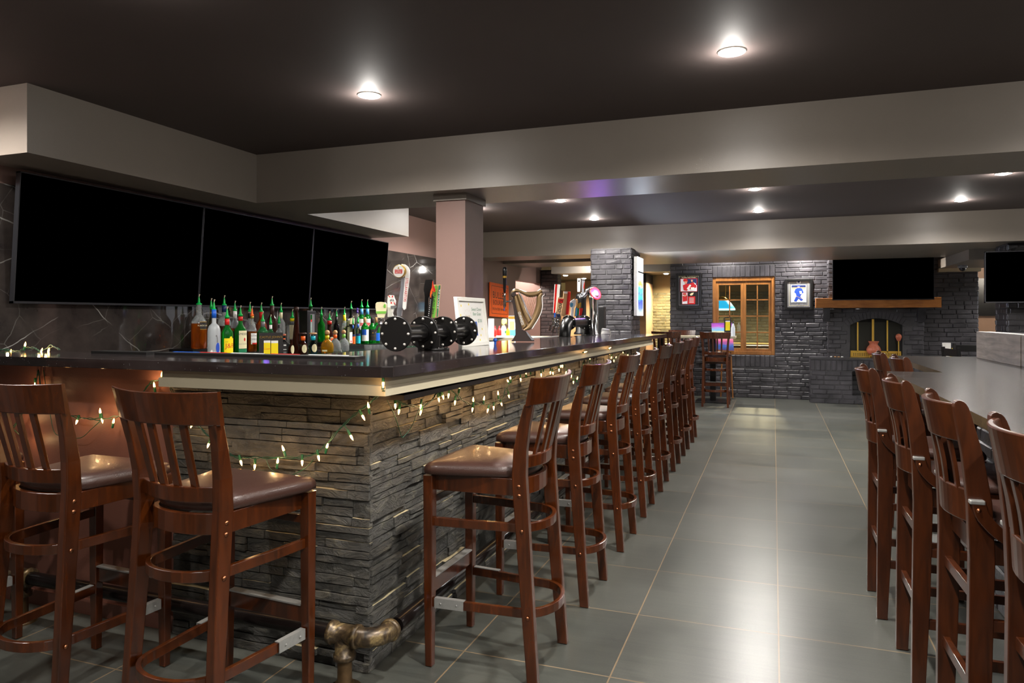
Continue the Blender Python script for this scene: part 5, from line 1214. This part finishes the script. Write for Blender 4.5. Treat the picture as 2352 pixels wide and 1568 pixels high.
child(m, 'vent_panel', fs_); child(MB().use('pane_glass').box((fx0+.012,y-.004,fz0+.1),(fx1-.012,y,zcc+RR-.06)), 'glass', fs_)
p = at(2007, 819, Y=12.52)
vz = thing('clay_vase', 'round terracotta vase on small brass feet on the hearth', 'vase', (p.x, 12.54, .735))
MB().use('terracotta').lathe([(.04,.042),(.075,.06),(.102,.10),(.105,.135),(.088,.175),(.062,.205),(.058,.225),(.075,.255),(.079,.262),(.074,.264),(.055,.228),(.05,.2)], n=32).build('pot', vz)
m = MB().use('brass').lathe([(.035,.03),(.05,.036),(.05,.044),(.03,.046)], n=20)
for k in range(3):
    a = k*2.094+.5; m.tube([(.04*math.cos(a),.04*math.sin(a),.038),(.065*math.cos(a),.065*math.sin(a),.02),(.06*math.cos(a),.06*math.sin(a),.002)], .007, 8)
m.build('brass_feet', vz)
p = at(2067, 774, Y=12.60)
o = MB().use('terracotta').lathe([(.02,-.06),(.03,-.04),(.045,0),(.04,.03),(.02,.05),(.0005,.055)], n=16).build('clay_ornament'); o.location = (p.x-.02, 12.585, p.z); tag(o, 'small reddish clay ornament at the right of the fireplace opening', 'ornament')
tag(MB().use('brass').cyl((p.x-.02,12.585,.735),(p.x-.02,12.585,p.z-.055),.008).lathe([(.035,0),(.03,.01),(.008,.015)], (p.x-.02,12.585,.735), 16).build('ornament_stand'), 'thin brass stand under the small clay ornament', 'stand')
for i, px in enumerate((1909, 1918, 1926, 1934)):
    p = at(px, 819.5, Y=12.55); o = MB().use('cork' if i in (1,2) else 'white').sphere((0,0,0), .02, 10, .45).build('pebble'); o.location = (p.x, 12.53, .742); tag(o, ['leftmost, white','tan, second from the left','tan, third from the left','rightmost, white'][i]+' flat pebble on the left part of the hearth', 'pebble', 'pebbles on the hearth')
# ================================================================ FRAMED PICTURES
def frame(px0, py0, px1, py1, label, mat_m, draw, fw=.045):
    a = at(px0, py0, Y=YM-.012); b = at(px1, py1, Y=YM-.012); a2 = at(px0, py1, Y=YM-.012); x0, x1 = a.x, b.x; z1 = (a.z+at(px1, py0, Y=YM-.012).z)/2; z0 = (b.z+a2.z)/2
    t = thing('framed_picture', label, 'picture', (x0, YM-.022, z0)); W_, H_ = x1-x0, z1-z0
    m = MB().use('black')
    for q in ((fw,W_-fw,0,fw),(fw,W_-fw,H_-fw,H_),(0,fw,0,H_),(W_-fw,W_,0,H_)): m.box((q[0],-.03,q[2]),(q[1],.0,q[3]))
    m.build('frame', t, bevel=.006)
    MB().use(mat_m).box((fw*.8,-.012,fw*.8),(W_-fw*.8,-.004,H_-fw*.8)).build('mat_board', t)
    q = MB(); k = [0]
    def R(m_, x0_, z0_, x1_, z1_): k[0] += 1; e = .0126+.0004*k[0]; q.use(m_).box((x0_*W_,-e,z0_*H_),(x1_*W_,-.011,z1_*H_))
    def Pg(m_, pts): k[0] += 1; e = -.0126-.0004*k[0]; q.use(m_).add([(x*W_, e, z*H_) for x, z in pts], [tuple(range(len(pts)))])
    def T(txt, x, z, s, m_='white', **kk): k[0] += 1; e = -.0126-.0004*k[0]; add_text(q, txt, s, m_, lambda a_, b_: (x*W_+a_, e, z*H_+b_), **kk)
    draw(R, Pg, T); q.build('artwork', t); return t
def art1(R, P, T):
    for r in ((.12,.1,.88,.106),(.12,.93,.88,.936),(.12,.1,.128,.936),(.872,.1,.88,.936)): R('silver', *r)
    T('STEVE YZERMAN', .5, .905, .046, 'cream'); T('DETROIT RED WINGS', .5, .87, .024, 'cream')
    R('red', .17,.48,.83,.845); R('ice', .185,.49,.815,.835); R('navy', .4,.66,.815,.835)
    P('picture_red', [(.27,.66),(.40,.70),(.52,.70),(.66,.74),(.78,.70),(.80,.60),(.66,.56),(.5,.55),(.42,.5),(.30,.52)]); P('red', [(.28,.82),(.36,.84),(.45,.81),(.46,.76),(.30,.76)]); P('skin', [(.32,.77),(.45,.77),(.43,.71),(.36,.69)]); P('skin', [(.58,.81),(.66,.81),(.65,.75),(.60,.75)])
    P('white', [(.42,.56),(.54,.68),(.60,.66),(.50,.52)]); P('white', [(.68,.74),(.78,.70),(.76,.66)]); P('white', [(.58,.60),(.72,.60),(.70,.52),(.58,.52)])
    R('red', .24,.13,.46,.46); R('ice', .25,.14,.45,.45); P('picture_red', [(.26,.36),(.44,.38),(.44,.22),(.27,.2)]); P('red', [(.28,.44),(.40,.44),(.42,.40),(.27,.39)]); P('skin', [(.30,.40),(.40,.40),(.38,.34),(.31,.35)])
    P('cream', [(.54,.40),(.60,.44),(.70,.455),(.66,.39),(.58,.365)]); R('picture_red', .48,.14,.74,.34); R('red', .47,.13,.75,.345); R('picture_red', .485,.15,.735,.33)
    for k_ in range(4): R('white', .52,.17+k_*.04,.70,.185+k_*.04)
frame(1553, 627, 1612, 709, 'black framed hockey montage with red jerseys, left of the window', 'ink', art1)
def art2(R, P, T):
    for r in ((.16,.13,.84,.137),(.16,.88,.84,.887),(.16,.13,.168,.887),(.832,.13,.84,.887)): R('cream', *r)
    R('white', .43,.85,.57,.94); R('navy', .46,.87,.54,.92)
    R('ice', .23,.23,.77,.80); R('navy', .25,.72,.75,.79); R('tan_box', .25,.66,.75,.72); R('white', .25,.24,.75,.66)
    P('jersey_blue', [(.38,.66),(.50,.72),(.62,.68),(.68,.55),(.60,.50),(.56,.42),(.42,.42),(.40,.52),(.34,.56)]); P('skin', [(.45,.76),(.54,.76),(.53,.70),(.47,.70)]); P('jersey_blue', [(.43,.78),(.56,.78),(.56,.75),(.44,.75)])
    P('jersey_blue', [(.40,.42),(.56,.42),(.66,.32),(.58,.28),(.50,.36),(.42,.26),(.33,.28)]); P('white', [(.52,.60),(.60,.60),(.62,.52),(.55,.50)]); P('tan_box', [(.30,.50),(.31,.49),(.62,.34),(.62,.355)])
    T('A. Mt', .52, .165, .05, 'silver', shear=.5); T('AUSTON MATTHEWS', .5, .085, .03, 'silver'); T('TORONTO MAPLE LEAFS', .5, .055, .018, 'silver')
frame(1802, 640, 1867, 711, 'black framed picture of a hockey player in blue, right of the window', 'grey', art2)
# ================================================================ HIGH TABLE, EASEL, PLACARD AT THE FAR END
ht = thing('high_table', 'long pale high table on black posts by the far brick wall', 'table', (-1.3, 12.05, 0))
child(MB().use('trim_paint').box((-2.1,11.83,1.035),(-.575,12.3,1.072)), 'tabletop', ht, bevel=.004)
for x in (-.93, -1.78):
    child(MB().use('black_metal').box((x-.045,12.02,.02),(x+.045,12.11,1.035)), 'post', ht); child(MB().use('black_metal').box((x-.27,11.80,0),(x+.27,12.33,.02)), 'base_plate', ht, bevel=.004)
ez = thing('easel_painting', 'sunset painting in purple, pink and blue on a small wooden easel', 'painting', (at(1661,800,Y=12.6).x, 12.55, 0), .25)
a, b = at(1637, 742, Y=12.55), at(1688, 804, Y=12.55); w2 = (b.x-a.x)/2
MB().use('sunset_paint').add([(-w2*.95,-.01,b.z+.01),(w2,-.01,b.z-.01),(w2*.86,.05,a.z+.01),(-w2,.05,a.z)]+[(-w2*.95,.01,b.z+.01),(w2,.01,b.z-.01),(w2*.86,.07,a.z+.01),(-w2,.07,a.z)], [(0,1,2,3),(7,6,5,4),(0,4,5,1),(1,5,6,2),(2,6,7,3),(3,7,4,0)]).build('canvas', ez)
MB().use('oak').box((-w2,-.04,b.z-.03),(w2,.02,b.z-.012)).cyl((-w2*.7,0,b.z-.02),(-w2*.9,0,0.01),.012).cyl((w2*.7,0,b.z-.02),(w2*.9,0,.01),.012).cyl((0,.06,b.z),(0,.2,.01),.012).build('easel_frame', ez)
p = at(1673, 772, Y=12.0); pq = thing('beer_placard', 'small black placard with a yellow beer glass on the far high table', 'placard', (p.x, 12.0, 1.073))
MB().use('black').box((-.065,-.004,0),(.045,.004,.30)).build('card', pq); MB().use('yellow').box((-.045,-.008,.09),(.025,-.004,.23)).use('white').box((-.045,-.0085,.23),(.025,-.004,.25)).use('gold').box((-.05,-.008,.268),(.03,-.004,.285)).build('print', pq)
o = MB().use('ice').lathe([(.03,0),(.032,.01),(.032,.13),(.02,.17),(.013,.2),(.013,.24),(.0005,.242)], n=16).use('ink').lathe([(.014,.205),(.0145,.243),(.0005,.245)], n=12).build('spray_bottle'); o.location = (p.x+.075, 11.94, 1.073); tag(o, 'pale bottle with dark top in front of the placard on the far high table', 'bottle')
# ================================================================ ILLUMINATED SIGN ON THE PILLAR
X_ = -1.80
y0_, y1_ = 9.74, 10.18
ls = thing('light_box_sign', 'tall glowing white and blue light box hanging on the brick pillar side', 'sign', (X_, 9.96, 1.38))
m = MB().use('steel').box((X_,y0_,1.40),(X_+.045,y1_,2.21)); child(m, 'housing', ls)
child(MB().use('lightbox_white').box((X_+.045,y0_,1.40),(X_+.052,y1_,2.21)), 'lit_panel', ls)
child(MB().use('lightbox_art').box((X_+.052,y0_+.03,1.43),(X_+.055,y1_-.03,1.98)), 'lit_artwork', ls)
m = MB().use('ink').box((X_+.052,y0_+.02,1.995),(X_+.056,y1_-.02,2.015)); add_text(m, 'Corona', .12, 'lightbox_red', lambda x, y: (X_+.0535, 9.96+x, 2.11+y), shear=.2)
child(m, 'lettering', ls)
l = bpy.data.lights.new('sign_glow', 'AREA'); l.shape = 'RECTANGLE'; l.size = .40; l.size_y = .75; l.energy = 7; l.color = (.75,.85,1); o = bpy.data.objects.new('sign_glow', l); COL.objects.link(o); o.parent = ls; o.location = (.06,0,.42); o.rotation_euler = (0,-math.pi/2,0)
# ================================================================ LEFT FAR CORNER
sg = thing('tin_sign', 'orange tin sign reading BULLEIT BOURBON on the rose wall', 'sign', (-4.27, 11.0, 1.4))
def SG(u, v, e=0): return (e, u, v-.03*u)
quadbox(MB().use('orange'), SG, -.42, .42, -.02, .53, -.01, .012).build('plate', sg, bevel=.004)
q = MB()
for a in ((-.37,.37,.03,.036),(-.37,.37,.475,.481),(-.37,-.364,.03,.48),(.364,.37,.03,.48)): quadbox(q.use('ink'), SG, *a, .011, .0135)
add_text(q, 'BULLEIT', .155, 'ink', lambda x, y: SG(x, .33+y, .0136), stretch=1.15); add_text(q, 'BOURBON', .115, 'ink', lambda x, y: SG(x, .21+y, .0136), stretch=1.1); add_text(q, 'FRONTIER WHISKEY', .062, 'ink', lambda x, y: SG(x, .105+y, .0136), stretch=1.15)
q.build('lettering', sg)
sc = thing('service_counter', 'back counter with white top beyond the bar, holding bottles and papers', 'counter', (-3.3, 8.4, 0))
child(MB().use('trim_paint').box((-3.95,7.9,1.10),(-2.7,8.8,1.135)), 'top', sc); child(MB().use('dark_paint').box((-3.9,7.95,0),(-2.75,8.75,1.10)), 'cabinet', sc)
ZS = 1.136
def sit(px, d, name, mb, label, cat, group=None, rz=0):
    p = at(px, 728, d=d); o = mb.build(name); o.location = (p.x, p.y, ZS); o.rotation_euler.z = rz; return tag(o, label, cat, group)
sit(1128, 8.75, 'menu_stack', MB().use('paper').box((-.035,-.02,0),(.035,.02,.225)), 'upright stack of white printed menus beside the whiteboard', 'menus', rz=.3)
kb = lambda: MB().use('red').lathe([(.024,0),(.026,.01),(.026,.075),(.014,.10),(.010,.105)], n=16).use('picture_red').lathe([(.012,.104),(.010,.115),(.003,.135)], n=12)
sit(1137, 8.9, 'ketchup_bottle', kb(), 'small red ketchup bottle right beside the white menus', 'bottle'); sit(1147, 9.0, 'ketchup_bottle', kb(), 'red ketchup bottle just left of the white spray bottle', 'bottle')
p = at(1157, 728, d=9.1); sp_ = thing('spray_bottle', 'white spray bottle with a yellow cloth draped over its head', 'bottle', (p.x, p.y, ZS))
MB().use('white').lathe([(.032,0),(.036,.01),(.036,.09),(.02,.135),(.014,.145)], n=18).build('body', sp_); MB().use('tapegreen').lathe([(.015,.143),(.015,.158)], n=14).box((.02,-.025,.04),(.037,.0,.07)).build('label_print', sp_)
m = MB().use('limegreen'); mat('cloth_yellow', (226,228,110), .8)
rg = []
for k, (r_, z_) in enumerate([(.008,.225),(.022,.222),(.03,.205),(.034,.18),(.038,.16)]): rg.append([(r_*(1+.25*math.sin(i*1.7+k))*math.cos(6.2832*i/14)+.008, r_*math.sin(6.2832*i/14), z_-(.02*math.sin(i*1.3) if k > 2 else 0)) for i in range(14)])
tag(MB().use('cloth_yellow').loft(rg, caps=True).build('cleaning_cloth'), 'yellow cloth draped over the white spray bottle', 'cloth').location = (p.x, p.y, ZS)
sit(1167, 9.0, 'mustard_bottle', MB().use('yellow').lathe([(.022,0),(.024,.01),(.024,.07),(.012,.09),(.003,.11)], n=16), 'small yellow squeeze bottle between spray bottle and brochure', 'bottle')
m = MB().use('ice').box((-.045,-.004,0),(.045,.004,.26)).use('skyblue').box((-.044,-.006,.005),(.044,-.0035,.09)).use('gold').box((-.044,-.006,.22),(.044,-.0035,.255)).use('cork').box((-.03,-.0065,.08),(.03,-.0035,.19))
sit(1176, 9.0, 'brochure_stand', m, 'blue and yellow picture card behind the harp tap tower', 'card', rz=.3)
sit(1159, 8.5, 'paper_stack', MB().use('paper').box((-.1,-.05,0),(.1,.05,.022)), 'low stack of white papers in front of the spray bottle', 'papers', rz=.35)
# light switch plate in the billiard room
p = at(1293, 658, Y=19.88); tag(MB().use('cream').box((p.x-.07,19.86,p.z-.11),(p.x+.07,19.895,p.z+.11)).build('wall_switch'), 'small cream wall plate on the far yellow wall', 'switch')
# ================================================================ BILLIARD ROOM
Y_ = 14.6; p = at(1659, 712, Y=Y_); bl = thing('billiard_lamp', 'hanging lamp with turquoise shade, seen through the window', 'lamp', (p.x, Y_, p.z))
MB().use('lamp_blue').lathe([(.24,.02),(.23,.05),(.16,.15),(.10,.20),(.09,.205)], n=32, caps=False).build('shade', bl); MB().use('lamp_pale').lathe([(.245,-.0),(.245,.03),(.235,.03),(.235,-.0)], n=32).build('shade_rim', bl)
m = MB().use('brass').lathe([(.09,.2),(.1,.22),(.05,.26),(.01,.27)], n=20)
for s in (-.06, .06): m.tube([(s,0,.24),(s*1.1,0,.5),(s,0,2.42-p.z)], .006, 6)
m.build('chain', bl)
l = bpy.data.lights.new('lamp_bulb', 'POINT'); l.energy = 25; l.color = (1,.9,.6); l.shadow_soft_size = .05; o = bpy.data.objects.new('lamp_bulb', l); COL.objects.link(o); o.parent = bl; o.location = (0,0,.08)
bt = thing('billiard_table', 'billiard table with blue cloth, seen low through the window', 'table', (-1.0, 15.0, 0))
MB().use('bill_wood').box((-1.1,-.7,.68),(1.1,-.58,.84)).box((-1.1,.58,.68),(1.1,.7,.84)).box((-1.1,-.7,.68),(-.98,.7,.84)).box((.98,-.7,.68),(1.1,.7,.84)).build('rail', bt, bevel=.01); MB().use('felt_blue').box((-1.0,-.6,.72),(1.0,.6,.80)).build('cloth', bt)
for sx in (-1,1):
    for sy in (-1,1): MB().use('bill_wood').lathe([(.05,0),(.06,.1),(.045,.4),(.07,.6),(.07,.70)], (sx*.9,sy*.5,0), 14).build('leg', bt)
# ================================================================ RIGHT BACKGROUND
tb = thing('dining_table', 'low dark table beyond the granite counter carrying menus and mustard', 'table', (2.62, 11.55, 0))
MB().use('black_gloss').box((-.4,-.35,.72),(.4,.35,.755)).build('tabletop', tb, bevel=.003); MB().use('black_metal').cyl((0,0,.02),(0,0,.72),.035).lathe([(.25,0),(.25,.02),(.05,.03)], n=24).build('pedestal', tb)
def dining_chair(label, loc, rz):
    t = thing('dining_chair', label, 'chair', loc, rz, 'black dining chairs beyond the granite counter'); 
    MB().use('black').box((-.21,-.2,.43),(.21,.21,.475)).build('seat', t, bevel=.01)
    for s in (-1,1):
        MB().use('black').box((s*.19-.018,.17,0),(s*.19+.018,.206,.43)).build('leg', t); MB().use('black').strip([(s*.19,-.20,0.0),(s*.19,-.19,.45),(s*.19,-.25,.98)], .036, .036, upv=(0,1,0)).build('leg', t)
    for z0, z1, y in ((.86,.96,-.242),(.70,.76,-.225)): MB().use('black').box((-.2,y-.012,z0),(.2,y+.012,z1)).build('back_rail', t, bevel=.004)
    return t
dining_chair('glossy black chair back left of the white menu stand', (2.44, 10.93, 0), -1.3); dining_chair('black chair back right of the menu stand, next to the grey divider', (2.75, 12.15, 0), math.pi)
p = at(2174, 800, Y=11.6); o = MB().use('white').box((-.05,-.02,0),(.05,.02,.26)).build('menu_stand'); o.location = (p.x, 11.6, .756); tag(o, 'white menu stand on the low table beyond the granite', 'menu')
p = at(2187, 800, Y=11.5); o = MB().use('yellow').lathe([(.025,0),(.027,.01),(.027,.12),(.012,.15),(.004,.19)], n=14).build('mustard_bottle'); o.location = (p.x, 11.5, .756); tag(o, 'yellow mustard bottle right beside the white menu stand', 'bottle')
p = at(2200, 805, Y=11.5); o = MB().use('glass_pale').lathe([(.04,0),(.045,.01),(.045,.10),(.04,.10),(.036,.012),(.0005,.01)], n=16).build('candle_jar'); o.location = (p.x, 11.5, .756); tag(o, 'low pale glass jar right of the mustard bottle', 'jar')
p = at(2211, 604, Y=11.6); o = thing('dome_camera', 'grey dome security camera under the low ceiling edge at the right', 'camera', (at(2211,609,Z=2.14).x, at(2211,609,Z=2.14).y, 2.14))
MB().use('grey').lathe([(.06,-.001),(.065,-.01),(.065,-.035),(.055,-.04)], n=20).build('mount', o); MB().use('black_gloss').sphere((0,0,-.045), .045, 16).build('dome', o)
p = at(2268, 678, Y=16.15); tag(MB().use('black_gloss').box((p.x-.5,16.12,p.z-.4),(p.x+.35,16.19,p.z+.33)).build('wall_screen'), 'dark wall screen in the gap beyond the brick wall at the right', 'screen')
# door to the room behind the bar end
